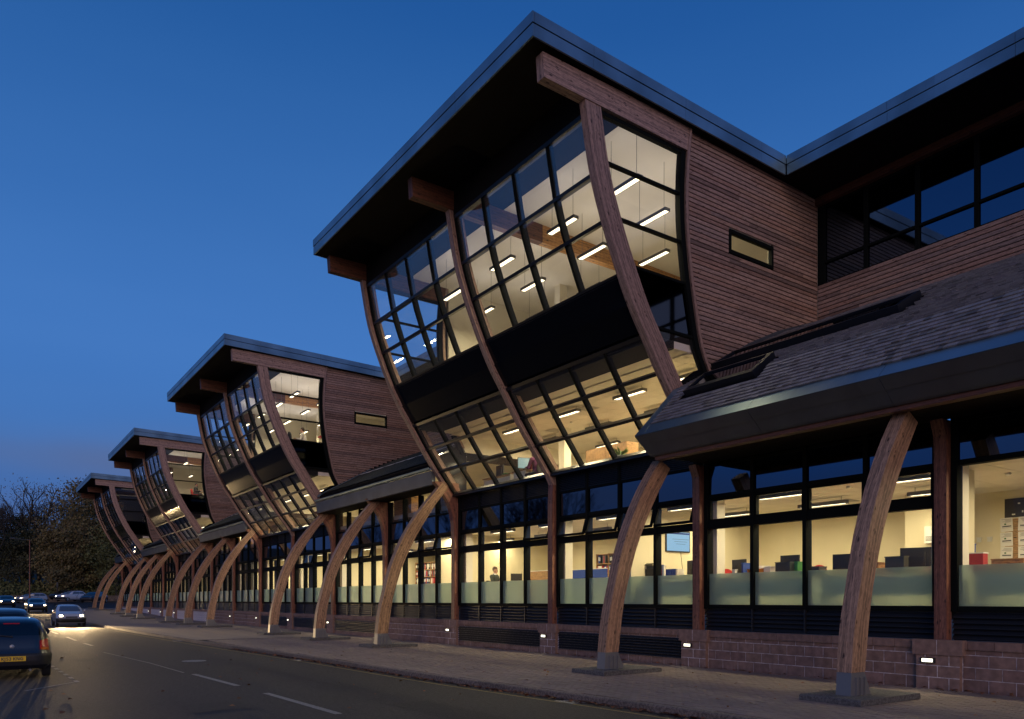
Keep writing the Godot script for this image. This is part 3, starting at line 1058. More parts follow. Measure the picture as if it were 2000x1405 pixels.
func pod_side(k, uf, dir):                             # an end of the wing: side window, trim and boarded wall
	var o = P(dir * -0.0, 0, 0)
	var du = P(0.06, 0, 0)
	var ug = uf - 0.03                                   # frame plane
	# timber trim at the edge of the boarded wall
	var a = []
	var b = []
	for i in 21:
		var y = lerp(roof_foot(), 13.44, i / 20.0)
		a.append(P(uf - 0.13, trim_v(y) - 0.1, y))
		b.append(P(uf - 0.13, trim_v(y), y))
	var tm = MB.new()
	tm.col = Color(0.8, 0.8, 0.8)
	tm.band(a, b, P(0.26, 0, 0))
	part(tm, "edge_trim", M.rib_wood, bld)
	# dark frame inside the trim
	a = []
	b = []
	for i in 21:
		var y = lerp(7.2, 12.8, i / 20.0)
		a.append(P(uf - 0.08, trim_v(y) - 0.26, y))
		b.append(P(uf - 0.08, trim_v(y) - 0.105, y))
	tm = MB.new()
	tm.band(a, b, P(0.16, 0, 0))
	part(tm, "side_frame", M.frame, bld)
	var ri = func(y): return rib_v(y) + 0.47
	var ti = func(y): return trim_v(y) - 0.26
	var rows = [[7.1, 8.22], [8.28, 9.5], [9.56, 10.5], [10.56, 11.68], [11.74, 12.74]]
	for i in rows.size():
		var y0 = rows[i][0]
		var y1 = rows[i][1]
		var m = M.blue_spandrel if i == 1 else M.glass
		var pts
		if i == 0: pts = [P(uf, 14.36, 7.02), P(uf, ti.call(7.5), 7.42), P(uf, ti.call(y1), y1), P(uf, ri.call(y1), y1)]
		else: pts = [P(uf, ri.call(y0), y0), P(uf, ti.call(y0), y0), P(uf, ti.call(y1), y1), P(uf, ri.call(y1), y1)]
		var mb = MB.new()
		mb.quad(pts[0], pts[1], pts[2], pts[3], P(-1, 0, 0))
		part(mb, "side_pane" if i != 1 else "side_spandrel", m, bld)
		if i > 0:
			var tr = MB.new()
			tr.bar(P(uf, ri.call(y0 - 0.03) - 0.05, y0 - 0.03), P(uf, ti.call(y0 - 0.03), y0 - 0.03), 0.1, 0.06)
			part(tr, "side_transom", M.frame, bld)
	for q in [[P(uf, ri.call(12.77), 12.78), P(uf, ti.call(12.77), 12.76), 0.12, 0.09], [P(uf, 14.2, 6.93), P(uf, ti.call(7.4) + 0.1, 7.36), 0.14, 0.14]]:
		var ht = MB.new()
		ht.bar(q[0], q[1], q[2], q[3])
		part(ht, "side_frame", M.frame, bld)
	for s in [0]:                                        # slim upright against the rib
		var fa = []
		var fb = []
		for i in 13:
			var y = lerp(7.0, 12.75, i / 12.0)
			fa.append(P(uf - 0.05, ri.call(y) - 0.04, y))
			fb.append(P(uf - 0.05, ri.call(y) + 0.02, y))
		var fm = MB.new()
		fm.band(fa, fb, P(0.1, 0, 0))
		part(fm, "side_frame", M.frame, bld)
	var ck = MB.new()                                    # cheek below the side window
	ck.prism(PackedVector3Array([P(uf - 0.02, 14.98, 5.62), P(uf - 0.02, 14.3, 6.6), P(uf - 0.02, 14.22, 6.93), P(uf - 0.02, 14.9, 7.42), P(uf - 0.02, 15.6, 7.6), P(uf - 0.02, 15.6, 5.2), P(uf - 0.02, 15.21, 5.2)]), P(0.05, 0, 0))
	part(ck, "end_cheek", M.black_panel, bld)
	# backing of the boarded wall, with the slit window left open
	var wl = MB.new()
	var edge = PackedVector3Array()
	var ub = uf + 0.01 if dir < 0 else uf - 0.11
	var y_lo = 7.3
	var win = [16.25, 18.02, 10.78, 11.3]
	for i in 11:
		var y = lerp(y_lo, 10.3, i / 10.0)
		edge.append(P(ub, trim_v(y) - 0.05, y))
	var low = edge.duplicate()
	low.append(P(ub, 23.0, 10.3))
	low.append(P(ub, 23.0, 7.3))
	wl.prism(low, P(0.1, 0, 0))
	for q in [[14.75, win[0], 10.3, 11.8], [win[1], 23.0, 10.3, 11.8], [win[0], win[1], 10.3, win[2]], [win[0], win[1], win[3], 11.8], [14.75, 23.0, 11.8, 13.45]]:
		box_uv(wl, ub, ub + 0.1, q[0], q[1], q[2], q[3])
	var back = part(wl, "end_wall", M.white_plaster, bld)
	var dk = MB.new()                                    # dark membrane behind the boards
	var ud = uf - 0.008 if dir < 0 else uf + 0.002
	for i in 24:
		var y0 = lerp(7.0, 13.44, i / 24.0)
		var y1 = lerp(7.0, 13.44, (i + 1) / 24.0)
		for q in ([[trim_v((y0 + y1) * 0.5) - 0.02, 20.12]] if y1 < 10.72 or y0 > 11.3 else [[trim_v(y0) - 0.02, win[0]], [win[1], 20.12]]):
			box_uv(dk, ud, ud + 0.006, q[0], q[1], y0, y1)
	part(dk, "membrane", M.black_panel, back)
	# slit window
	var fr = MB.new()
	var uo = uf - 0.055 if dir < 0 else uf - 0.06
	for q in [[win[0] - 0.03, win[0] + 0.05, win[2] - 0.05, win[3] + 0.05], [win[1] - 0.05, win[1] + 0.03, win[2] - 0.05, win[3] + 0.05], [win[0] + 0.05, win[1] - 0.05, win[2] - 0.05, win[2] + 0.04], [win[0] + 0.05, win[1] - 0.05, win[3] - 0.04, win[3] + 0.05]]:
		box_uv(fr, uo, uo + 0.115, q[0], q[1], q[2], q[3])
	var sw = part(fr, "slit_window", M.frame, bld)
	var sp = MB.new()
	sp.quad(P(uf + 0.02, win[0], win[2]), P(uf + 0.02, win[1], win[2]), P(uf + 0.02, win[1], win[3]), P(uf + 0.02, win[0], win[3]), P(-1, 0, 0))
	part(sp, "slit_pane", M.glass, sw)
	if dir < 0: boards_end(k, uf, back, win)

func roof_foot(): return 7.44

func v_on_roof(y):                                     # where the canopy roof reaches height y
	for i in range(ROOF.size() - 1):
		if y <= ROOF[i + 1][1]: return lerp(float(ROOF[i][0]), float(ROOF[i + 1][0]), (y - ROOF[i][1]) / (ROOF[i + 1][1] - ROOF[i][1]))
	return 20.12

func board_col(r) -> Color:
	var t = r.randf_range(0.66, 1.18)
	if r.randf() < 0.10: t *= 0.66
	var warm = r.randf_range(-0.07, 0.11)
	return Color(t * (1.0 + warm), t * 0.99, t * (1.0 - warm * 0.8))

func boards_end(k, uf, parent, win):
	var r = RandomNumberGenerator.new()
	r.seed = 100 + k
	var st = MB.new()
	var y = 7.5
	while y < 13.42:
		var va = trim_v(y + 0.05) + 0.004
		var vb = min(20.105, v_on_roof(y) - 0.02) if y < 9.62 else 20.105
		var spans = [[va, vb]]
		if y + 0.098 > win[2] - 0.06 and y < win[3] + 0.06: spans = [[va, win[0] - 0.032], [win[1] + 0.032, vb]]
		for s in spans:
			var v = s[0]
			var first = true
			while v < s[1] - 0.02:
				var l = r.randf_range(0.8, 3.6) if first else r.randf_range(2.2, 4.2)
				first = false
				var e = min(v + l, s[1])
				if s[1] - e < 0.5: e = s[1]
				if k == 0: st = MB.new()
				st.col = board_col(r)
				board_x(st, uf - 0.034, v, e - 0.005, y, 0.096, Vector2(r.randf() * 20, r.randf() * 20))
				if k == 0: part(st, "cladding_board", M.cladding, parent)
				v = e
		y += 0.115
	if k > 0: part(st, "cladding_boards", M.cladding, parent, true)

func board_x(st, uo, v0, v1, y, h, uvo):               # a board running into the depth, face towards -u
	var c = 0.008
	var a = PackedVector3Array([P(uo + 0.024, v0, y), P(uo + c * 0.5, v0, y), P(uo, v0, y + c), P(uo + 0.005, v0, y + h - c), P(uo + 0.01, v0, y + h), P(uo + 0.024, v0, y + h)])
	extrude_board(st, a, P(0, v1 - v0, 0), uvo)

func extrude_board(st, a, off, uvo):
	var l = off.length()
	var mid = Vector3.ZERO
	for q in a: mid += q / a.size()
	var run = 0.0
	for i in a.size():
		var b = (i + 1) % a.size()
		var w = (a[b] - a[i]).length()
		var hint = (a[i] + a[b]) * 0.5 - mid
		st.quad(a[i], a[i] + off, a[b] + off, a[b], hint, uvo + Vector2(0, run), uvo + Vector2(l, run + w))
		run += w
	for i in range(1, a.size() - 1):
		st.tri(a[0], a[i], a[i + 1], -off.normalized(), uvo, uvo + Vector2(0.02, 0), uvo + Vector2(0.02, 0.02))
		st.tri(a[0] + off, a[i] + off, a[i + 1] + off, off.normalized(), uvo, uvo + Vector2(0.02, 0), uvo + Vector2(0.02, 0.02))

# ------------------------------------------------------------------ recessed walls, canopy roofs, main roof
func build_canopies():
	canopy_low()
	for q in [[25.5, 37.25], [49.5, 61.25], [73.5, 85.25], [97.5, 102.5]]: canopy_high(q[0], q[1])
	for k in range(0, 5): recess(1.4 + 24.0 * k if k > 0 else 1.4, 13.34 + 24.0 * k, k)

func roof_slab(mb, u0, u1, start):                     # thickness of the lean-to roof below its skin
	var up = PackedVector3Array()
	var lo = []
	for i in 15:
		var v = lerp(float(start), 20.1, i / 14.0)
		up.append(P(u0, v, roof_line(v) - 0.02))
		lo.append(P(u0, v + 0.12, roof_line(v) - 0.25))
	lo.reverse()
	for q in lo: up.append(q)
	mb.prism(up, P(u1 - u0, 0, 0))

func canopy_low():
	var u0 = 1.5
	var u1 = 13.24
	var mb = MB.new()
	roof_slab(mb, u0, u1 - 0.02, 13.15)
	var cp = part(mb, "canopy_roof", M.soffit, bld)
	# zinc lip: top flashing, sloping fascia in two trays, dark soffit
	var lip = [[12.76, 5.5], [13.08, 5.83]]
	var us = [u0, 4.3, 7.3, 10.05, u1]
	for i in 4:
		var a = us[i] + 0.004
		var b = us[i + 1] - 0.004
		var f = MB.new()
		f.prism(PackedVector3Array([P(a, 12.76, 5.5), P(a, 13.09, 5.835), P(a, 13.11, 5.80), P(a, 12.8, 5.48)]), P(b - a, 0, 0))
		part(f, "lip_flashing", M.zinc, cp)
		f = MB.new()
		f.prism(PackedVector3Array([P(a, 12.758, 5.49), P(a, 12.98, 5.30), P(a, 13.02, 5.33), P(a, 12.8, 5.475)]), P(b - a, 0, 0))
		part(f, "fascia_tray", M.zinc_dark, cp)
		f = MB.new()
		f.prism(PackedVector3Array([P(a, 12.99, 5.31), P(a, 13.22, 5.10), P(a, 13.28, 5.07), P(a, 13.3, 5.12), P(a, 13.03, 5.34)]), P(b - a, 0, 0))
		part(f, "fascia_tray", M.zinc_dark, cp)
	# the sloping verge against the wing
	var vg = MB.new()
	vg.prism(PackedVector3Array([P(u1 - 0.3, 12.765, 5.52), P(u1 - 0.3, 14.06, 6.80), P(u1 - 0.3, 14.1, 6.76), P(u1 - 0.3, 12.85, 5.5)]), P(0.3, 0, 0))
	part(vg, "verge_flashing", M.zinc, cp)
	vg = MB.new()
	vg.prism(PackedVector3Array([P(u1 - 0.04, 12.77, 5.48), P(u1 - 0.04, 14.07, 6.75), P(u1 - 0.04, 14.5, 6.6), P(u1 - 0.04, 14.6, 5.1), P(u1 - 0.04, 13.26, 5.08)]), P(0.035, 0, 0))
	part(vg, "verge_end", M.zinc_dark, cp)
	vg = MB.new()                                        # curved flashing where roof meets boarded wall
	var a1 = []
	var b1 = []
	for i in 13:
		var v = lerp(15.55, 20.1, i / 12.0)
		a1.append(P(13.3, v, roof_line(v) - 0.02))
		b1.append(P(13.3, v, roof_line(v) + 0.13))
	vg.band(a1, b1, P(0.035, 0, 0))
	part(vg, "wall_flashing", M.zinc_dark, cp)
	var sf = MB.new()
	box_uv(sf, u0, u1 - 0.02, 13.28, 15.2, 5.1, 5.14)
	part(sf, "canopy_soffit", M.soffit, cp)
	sf = MB.new()
	box_uv(sf, u0, u1 - 0.1, 13.32, 13.52, 4.985, 5.09)
	part(sf, "edge_beam", M.dark_wood, cp)
	# rooflights let into the slope
	var lights = [[10.55, 12.5, 13.68, 14.38], [8.4, 13.22, 15.45, 16.35]]
	for q in lights: rooflight(cp, q)
	# shingles in lapped courses
	var r = RandomNumberGenerator.new()
	r.seed = 55
	var sh = MB.new()
	var run = 0.0
	var pts = []
	for i in 200:
		pts.append(lerp(13.02, 20.12, i / 199.0))
	var lens = [0.0]
	for i in 199: lens.append(lens[i] + Vector2(pts[i + 1] - pts[i], roof_line(pts[i + 1]) - roof_line(pts[i])).length())
	var total = lens[199]
	var at = func(s):
		var j = 0
		while j < 198 and lens[j + 1] < s: j += 1
		return lerp(float(pts[j]), float(pts[j + 1]), clamp((s - lens[j]) / (lens[j + 1] - lens[j]), 0, 1))
	while run < total - 0.1:
		var va = at.call(run)
		var vb = at.call(min(run + 0.175, total))
		var ya = roof_line(va)
		var yb = roof_line(vb)
		var d = P(0, vb - va, yb - ya).normalized()
		var nn = P(0, -(yb - ya), vb - va).normalized()
		var u = u0 + 0.02
		var slope_w = 0.0
		while u < u1 - 0.12:
			var w = r.randf_range(0.09, 0.2)
			var e = min(u + w, u1 - 0.06 if va > 14.0 else u1 - 0.26)
			var vm = (va + vb) * 0.5
			var skip = e - u < 0.02
			for q in lights:
				if e > q[0] - 0.08 and u < q[1] + 0.08 and vm > q[2] - 0.1 and vm < q[3] + 0.1: skip = true
			if not skip:
				var jit = r.randf_range(-0.008, 0.008)
				var lift = 0.036 + r.randf_range(0.0, 0.01) + (0.012 if r.randf() < 0.05 else 0.0)
				var tn = r.randf_range(0.62, 1.12)
				if r.randf() < 0.06: tn *= 0.6
				sh.col = Color(tn, tn * r.randf_range(0.95, 1.02), tn * r.randf_range(0.94, 1.04))
				var a = P(u + 0.003, va, ya) + d * jit + nn * lift
				var b = P(e - 0.003, va, ya) + d * jit + nn * lift
				var c = P(e - 0.003, vb, yb) + nn * 0.008
				var f = P(u + 0.003, vb, yb) + nn * 0.008
				var o = Vector2(r.randf() * 9, r.randf() * 9)
				sh.quad(a, f, c, b, nn, o, o + Vector2(0.175, e - u))
				sh.quad(a, b, b - nn * 0.03, a - nn * 0.03, -d)
				sh.quad(a, f, f - nn * 0.02, a - nn * 0.02, P(-1, 0, 0))
				sh.quad(b, c, c - nn * 0.02, b - nn * 0.02, P(1, 0, 0))
			u += w
		run += 0.135
	part(sh, "roof_shingles", M.shingle, cp, true)

func rooflight(parent, q):
	var kerbh = 0.16
	var corners = func(u, v, h):
		var e = 0.05
		var d = P(0, e, roof_line(v + e) - roof_line(v)).normalized()
		var nn = P(0, -d.y, d.x).normalized()
		return P(u, v, roof_line(v)) + nn * h
	var mb = MB.new()
	var o = [[q[0], q[2]], [q[1], q[2]], [q[1], q[3]], [q[0], q[3]]]
	var w = 0.09
	var inn = [[q[0] + w, q[2] + w], [q[1] - w, q[2] + w], [q[1] - w, q[3] - w], [q[0] + w, q[3] - w]]
	for i in 4:
		var j = (i + 1) % 4
		var out = corners.call(o[i][0], o[i][1], 0) - corners.call((q[0] + q[1]) * 0.5, (q[2] + q[3]) * 0.5, 0) + corners.call(o[j][0], o[j][1], 0) - corners.call((q[0] + q[1]) * 0.5, (q[2] + q[3]) * 0.5, 0)
		mb.quad(corners.call(o[i][0], o[i][1], -0.1), corners.call(o[j][0], o[j][1], -0.1), corners.call(o[j][0], o[j][1], kerbh), corners.call(o[i][0], o[i][1], kerbh), out)
		mb.quad(corners.call(inn[i][0], inn[i][1], -0.1), corners.call(inn[j][0], inn[j][1], -0.1), corners.call(inn[j][0], inn[j][1], kerbh), corners.call(inn[i][0], inn[i][1], kerbh), -out)
		mb.quad(corners.call(o[i][0], o[i][1], kerbh), corners.call(o[j][0], o[j][1], kerbh), corners.call(inn[j][0], inn[j][1], kerbh), corners.call(inn[i][0], inn[i][1], kerbh), Vector3.UP)
	var f = part(mb, "rooflight", M.frame_blue, parent)
	var g = MB.new()
	g.quad(corners.call(inn[0][0], inn[0][1], 0.12), corners.call(inn[1][0], inn[1][1], 0.12), corners.call(inn[2][0], inn[2][1], 0.12), corners.call(inn[3][0], inn[3][1], 0.12), Vector3.UP)
	part(g, "rooflight_pane", M.spandrel_glass, f)

func canopy_high(u0, u1):
	var mb = MB.new()
	roof_slab(mb, u0, u1, 14.3)
	var cp = part(mb, "canopy_roof", M.soffit, bld)
	var f = MB.new()
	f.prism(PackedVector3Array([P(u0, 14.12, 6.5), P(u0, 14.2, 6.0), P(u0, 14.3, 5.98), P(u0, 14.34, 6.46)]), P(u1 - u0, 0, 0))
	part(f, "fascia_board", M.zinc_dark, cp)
	f = MB.new()                                        # half-round gutter
	var go = []
	var gi = []
	for i in 9:
		var t = PI + PI * i / 8.0
		go.append(P(u0, 14.13 + 0.1 * cos(t), 6.62 + 0.1 * sin(t)))
		gi.append(P(u0, 14.13 + 0.085 * cos(t), 6.62 + 0.085 * sin(t)))
	f.band(go, gi, P(u1 - u0, 0, 0))
	part(f, "gutter", M.zinc, cp)
	f = MB.new()                                        # verge flashing, paler strip up each side
	for u in [u0 + 0.02, u1 - 0.2]:
		f.prism(PackedVector3Array([P(u, 14.2, 6.88), P(u, 15.5, 7.6), P(u, 17.0, 8.45), P(u, 17.05, 8.38), P(u, 15.5, 7.52), P(u, 14.2, 6.78)]), P(0.18, 0, 0))
	part(f, "verge_flashing", M.zinc, cp)
	# mossy old covering with a ragged lower edge
	var ms = MB.new()
	var nz = fnl(int(u0) + 5, 0.5, 3)
	var n = 40
	var rows = 12
	for i in n:
		for j in rows:
			var q = []
			for c in [[0, 0], [1, 0], [1, 1], [0, 1]]:
				var u = lerp(float(u0) + 0.22, float(u1) - 0.22, float(i + c[0]) / n)
				var lo = 14.34 + 0.16 * nz.get_noise_2d(u * 2.0, 3.0)
				var v = lerp(lo, 20.1, pow(float(j + c[1]) / rows, 1.2))
				q.append(P(u, v, roof_line(v) + 0.035 + 0.03 * nz.get_noise_2d(u * 3.0, v * 3.0)))
			var tn = 0.8 + 0.5 * nz.get_noise_2d(i * 1.3, j * 2.1)
			ms.col = Color(tn, tn, tn)
			ms.quad(q[0], q[1], q[2], q[3], Vector3.UP)
	part(ms, "moss_covering", M.moss, cp)
	f = MB.new()
	box_uv(f, u0, u1, 14.28, 15.2, 5.98, 6.02)
	part(f, "canopy_soffit", M.soffit, cp)

func recess(u0, u1, k):                                # upper wall set back between the wings
	var v = 20.12
	var wl = MB.new()
	wl.col = Color(1, 1, 1)
	box_uv(wl, u0, u1, v + 0.03, v + 0.15, 8.6, 10.72)
	box_uv(wl, u0, u1, v + 0.03, v + 0.15, 13.02, 13.5)
	var w = part(wl, "recess_wall", M.black_panel, bld)
	var fr = MB.new()
	var ws = 13.24 + 24.0 * k
	piece("recess_mullion", M.frame, w, ws + 0.001, ws + 0.115, v + 0.02, v + 0.16, 10.6, 13.3)
	var mull = [ws - 0.05, ws - 1.34, ws - 2.75, ws - 4.2, ws - 5.6, ws - 7.0, ws - 8.4, ws - 9.8, ws - 11.2]
	for i in mull.size():
		if k == 0 or i < 5:
			piece("recess_mullion", M.frame, w, mull[i] - 0.05, mull[i] + 0.05, v + 0.02, v + 0.16, 10.73, 13.02)
		if i > 0 and (k == 0 or i < 5):
			for q in [[10.79, 11.35], [11.42, 12.97]]:
				var pn = MB.new()
				pn.quad(P(mull[i] + 0.05, v + 0.09, q[0]), P(mull[i - 1] - 0.05, v + 0.09, q[0]), P(mull[i - 1] - 0.05, v + 0.09, q[1]), P(mull[i] + 0.05, v + 0.09, q[1]), P(0, -1, 0))
				part(pn, "recess_pane", M.spandrel_glass, w)
	for q in [[10.72, 10.79], [11.35, 11.42], [12.97, 13.02]]: piece("recess_transom", M.frame, w, u0, u1, v + 0.03, v + 0.15, q[0] + 0.001, q[1] - 0.001)
	# boards below the windows
	var r = RandomNumberGenerator.new()
	r.seed = 300 + k
	var y = 9.62 if k == 0 else 9.3
	var st = MB.new()
	while y < 10.66:
		var u = u0
		var first = true
		while u < u1 - 0.02:
			var l = r.randf_range(0.6, 3.4) if first else r.randf_range(2.0, 4.2)
			first = false
			var e = min(u + l, u1)
			if k == 0: st = MB.new()
			st.col = board_col(r)
			var a = PackedVector3Array([P(u, v + 0.025, y), P(u, v + 0.004, y), P(u, v, y + 0.008), P(u, v + 0.005, y + 0.088), P(u, v + 0.01, y + 0.096), P(u, v + 0.025, y + 0.096)])
			extrude_board(st, a, P(e - u - 0.004, 0, 0), Vector2(r.randf() * 20, r.randf() * 20))
			if k == 0: part(st, "cladding_board", M.cladding, w)
			u = e
		y += 0.115
	if k > 0: part(st, "cladding_boards", M.cladding, w, true)
	# wall-head beam under the soffit
	piece("wall_beam", M.dark_wood, w, u0, u1, v - 0.14, v + 0.02, 13.03, 13.42)

func build_roof():
	# main slab behind, wings in front
	var yo = func(v): return -0.027 * (v - 9.66)
	var mb = MB.new()
	mb.prism(PackedVector3Array([P(1.5, 18.3, 13.52 + yo.call(18.3)), P(1.5, 18.3, 13.98 + yo.call(18.3)), P(1.5, 30.0, 13.98 + yo.call(30.0)), P(1.5, 30.0, 13.52 + yo.call(30.0))]), P(102.0, 0, 0))
	var rf = part(mb, "main_roof", M.soffit, bld)
	for k in 4:
		var a = 13.09 + 24.0 * k
		var b = 25.70 + 24.0 * k
		var sl = MB.new()
		sl.prism(PackedVector3Array([P(a, 9.69, 13.52), P(a, 9.69, 13.98), P(a, 18.295, 13.98 + yo.call(18.3)), P(a, 18.295, 13.52 + yo.call(18.3))]), P(b - a, 0, 0))
		var wr = part(sl, "wing_roof", M.soffit, bld)
		# zinc edge: a taller cap above a fascia, in trays about three metres long
		for band in [[13.785, 14.015, 0.0, 0.05], [13.503, 13.765, 0.014, 0.04]]:
			for i in 4:
				var p0 = lerp(float(a), float(b), i / 4.0) + 0.004
				var p1 = lerp(float(a), float(b), (i + 1) / 4.0) - 0.004
				if i == 0: p0 = a - 0.03 + band[2]
				if i == 3: p1 = b + 0.03 - band[2]
				piece("eaves_tray", M.zinc, wr, p0, p1, 9.655 + band[2], 9.655 + band[2] + band[3], band[0], band[1])
			for side in 2:
				var cuts = [9.71, 11.35, 14.3, 17.2, 18.25]
				for i in 4:
					var ue = (a - 0.03 + band[2]) if side == 0 else (b + 0.03 - band[2] - band[3])
					var f = MB.new()
					var v0 = cuts[i] + 0.003
					var v1 = cuts[i + 1] - 0.003
					f.prism(PackedVector3Array([P(ue, v0, band[0] + yo.call(v0)), P(ue, v0, band[1] + yo.call(v0)), P(ue, v1, band[1] + yo.call(v1)), P(ue, v1, band[0] + yo.call(v1))]), P(band[3], 0, 0))
					part(f, "verge_tray", M.zinc, wr)
	# eaves of the set-back roof between the wings
	for k in 5:
		var a = 1.77 + 24.0 * k
		var b = min(13.05 + 24.0 * k, 103.5)
		for band in [[13.785, 14.015, 0.0, 0.05], [13.503, 13.765, 0.014, 0.04]]:
			for i in 4:
				var p0 = lerp(float(a), b, i / 4.0) + 0.004
				var p1 = lerp(float(a), b, (i + 1) / 4.0) - 0.004
				piece("eaves_tray", M.zinc, rf, p0, p1, 18.25 + band[2], 18.25 + band[2] + band[3], band[0] - 0.232, band[1] - 0.232)

# ------------------------------------------------------------------ rooms behind the glass
func build_rooms():
	# ground floor
	piece("floor_slab", M.carpet, bld, -4.0, 104.0, 15.38, 26.0, 1.30, 1.5)
	piece("ground_ceiling", M.ceiling, bld, -4.0, 104.0, 15.4, 26.0, 4.36, 4.5)
	piece("back_wall", M.plaster, bld, 10.6, 60.0, 20.9, 21.0, 1.5, 4.36)
	piece("back_wall", M.plaster, bld, -4.0, 9.72, 20.9, 21.0, 1.5, 4.36)
	piece("back_wall", M.plaster, bld, 9.72, 10.6, 23.4, 23.5, 1.5, 4.36)
	piece("back_wall", M.plaster, bld, 60.0, 104.0, 18.6, 18.7, 1.5, 4.36)
	piece("partition_wall", M.plaster, bld, 10.5, 10.6, 20.9, 23.4, 1.5, 4.36)
	piece("partition_wall", M.plaster, bld, 16.15, 16.3, 15.42, 20.9, 1.5, 4.36)
	piece("partition_wall", M.plaster, bld, 7.66, 7.78, 15.5, 17.0, 1.5, 4.36)
	for u in [27.2, 37.4, 43.4, 52.0, 61.4, 73.4, 85.4, 103.8, -4.0]: piece("partition_wall", M.plaster, bld, u - 0.06, u + 0.06, 15.42, 20.9 if u < 60 else 18.6, 1.5, 4.36)
	# wall behind the spandrel panes, between ground and first floor
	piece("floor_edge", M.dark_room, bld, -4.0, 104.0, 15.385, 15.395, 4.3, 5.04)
	# first floor
	piece("floor_slab", M.carpet, bld, 13.3, 103.5, 15.4, 26.0, 5.2, 5.38)
	piece("first_ceiling", M.ceiling, bld, 13.3, 103.5, 16.4, 26.0, 7.9, 8.1)
	piece("first_back_wall", M.plaster, bld, 13.3, 103.5, 22.6, 22.7, 5.38, 7.9)
	piece("first_end_wall", M.plaster, bld, 13.42, 13.52, 15.4, 22.6, 5.1, 7.9)
	piece("first_end_wall", M.plaster, bld, 103.4, 103.5, 15.3, 22.6, 5.1, 7.9)
	for k in 4:
		var a = pod_u(k) + 0.12
		var b = pod_u(k) + 11.88
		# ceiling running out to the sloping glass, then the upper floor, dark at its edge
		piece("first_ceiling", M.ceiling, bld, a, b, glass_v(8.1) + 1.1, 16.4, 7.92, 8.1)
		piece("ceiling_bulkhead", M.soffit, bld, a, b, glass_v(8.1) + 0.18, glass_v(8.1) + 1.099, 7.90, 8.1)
		piece("upper_floor", M.carpet, bld, a, b, glass_v(8.9) + 0.24, 23.0, 8.9, 9.2)
		for q in [["ceiling_edge", M.soffit, glass_v(12.75) + 0.14, 13.15], ["upper_ceiling", M.white_ceiling, 13.155, 22.9]]:
			var cm = MB.new()
			var cy = func(v): return 13.48 - 0.027 * (v - 9.66)
			cm.prism(PackedVector3Array([P(a, q[2], cy.call(q[2])), P(a, q[3], cy.call(q[3])), P(a, q[3], cy.call(q[3]) + 0.03), P(a, q[2], cy.call(q[2]) + 0.03)]), P(b - a, 0, 0))
			part(cm, q[0], q[1], bld)
		piece("upper_back_wall", M.white_plaster, bld, a, b, 22.9, 23.0, 9.2, 13.43)
		piece("upper_partition", M.white_plaster, bld, pod_u(k) + 8.2, pod_u(k) + 8.32, 19.5, 22.9, 9.2, 13.43)
		# round white columns
		for q in [[9.1, 17.9, 9.2, 13.42], [8.6, 17.7, 5.38, 7.9], [2.9, 18.1, 5.38, 7.9]]:
			var mb = MB.new()
			box_uv(mb, pod_u(k) + q[0] - 0.16, pod_u(k) + q[0] + 0.16, q[1] - 0.16, q[1] + 0.16, q[2], q[3])
			part(mb, "inner_column", M.white_plaster, bld)
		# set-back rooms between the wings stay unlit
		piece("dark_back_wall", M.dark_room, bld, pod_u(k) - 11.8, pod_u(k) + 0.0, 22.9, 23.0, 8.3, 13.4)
	piece("side_blind", M.frame_blue, bld, pod_u(3) + 0.14, pod_u(3) + 0.17, 12.2, 14.5, 9.2, 12.05)
	var r = RandomNumberGenerator.new()
	r.seed = 8
	var tile = func(u, v, y, lu, lv):
		var tb = MB.new()
		var tn = r.randf_range(0.94, 1.02)
		tb.col = Color(tn, tn, tn)
		box_uv(tb, u + 0.008, u + lu - 0.008, v + 0.008, v + lv - 0.008, y - 0.012, y - 0.001)
		part(tb, "ceiling_tile", M.ceiling, bld)
	for i in 20:
		for j in 7: tile.call(13.5 + i * 0.595, 14.85 + j * 0.6, 7.9, 0.595, 0.6)
	for i in 11:
		for j in 9: tile.call(3.9 + i * 1.1, 15.45 + j * 0.6, 4.36, 1.1, 0.6)
	for q in [[15.4, 17.1, 7.88], [19.2, 16.4, 7.88], [22.4, 17.6, 7.88], [8.9, 17.2, 4.34], [12.0, 19.3, 4.34], [14.6, 17.0, 4.34], [6.9, 18.9, 4.34]]:
		piece("air_grille", M.grille_grey, bld, q[0] - 0.28, q[0] + 0.28, q[1] - 0.28, q[1] + 0.28, q[2] - 0.008, q[2] + 0.004)
	for q in [[17.6, 15.4, 7.88], [21.0, 17.2, 7.88], [10.4, 16.9, 4.34], [7.4, 17.9, 4.34]]:
		var sd = MB.new()
		sd.lathe(P(q[0], q[1], q[2]), Vector3.DOWN, [[0.0, 0.06], [0.03, 0.055], [0.05, 0.03], [0.05, 0.0]], 12)
		part(sd, "smoke_detector", M.white_plastic, bld)
	# columns just inside the ground-floor glass
	for n in range(0, 9):
		if n == 1: continue
		var mb = MB.new()
		box_uv(mb, post_u(n) - 0.15, post_u(n) + 0.15, 15.5, 15.8, 1.5, 4.36)
		part(mb, "inner_column", M.white_plaster, bld)
	var c1 = MB.new()
	box_uv(c1, 13.12, 13.42, 15.5, 15.8, 1.5, 4.36)
	part(c1, "inner_column", M.white_plaster, bld)
	# gypsum box-out in front of the far room, with papers on its blinds
	for n in range(5, 11):
		for j in 2:
			var bl = MB.new()
			var u = post_u(n) + 0.9 + j * 2.9
			box_uv(bl, u, u + 1.1, 15.62, 15.64, 1.56, 4.15)
			part(bl, "roller_blind", M.grey_plastic, bld)

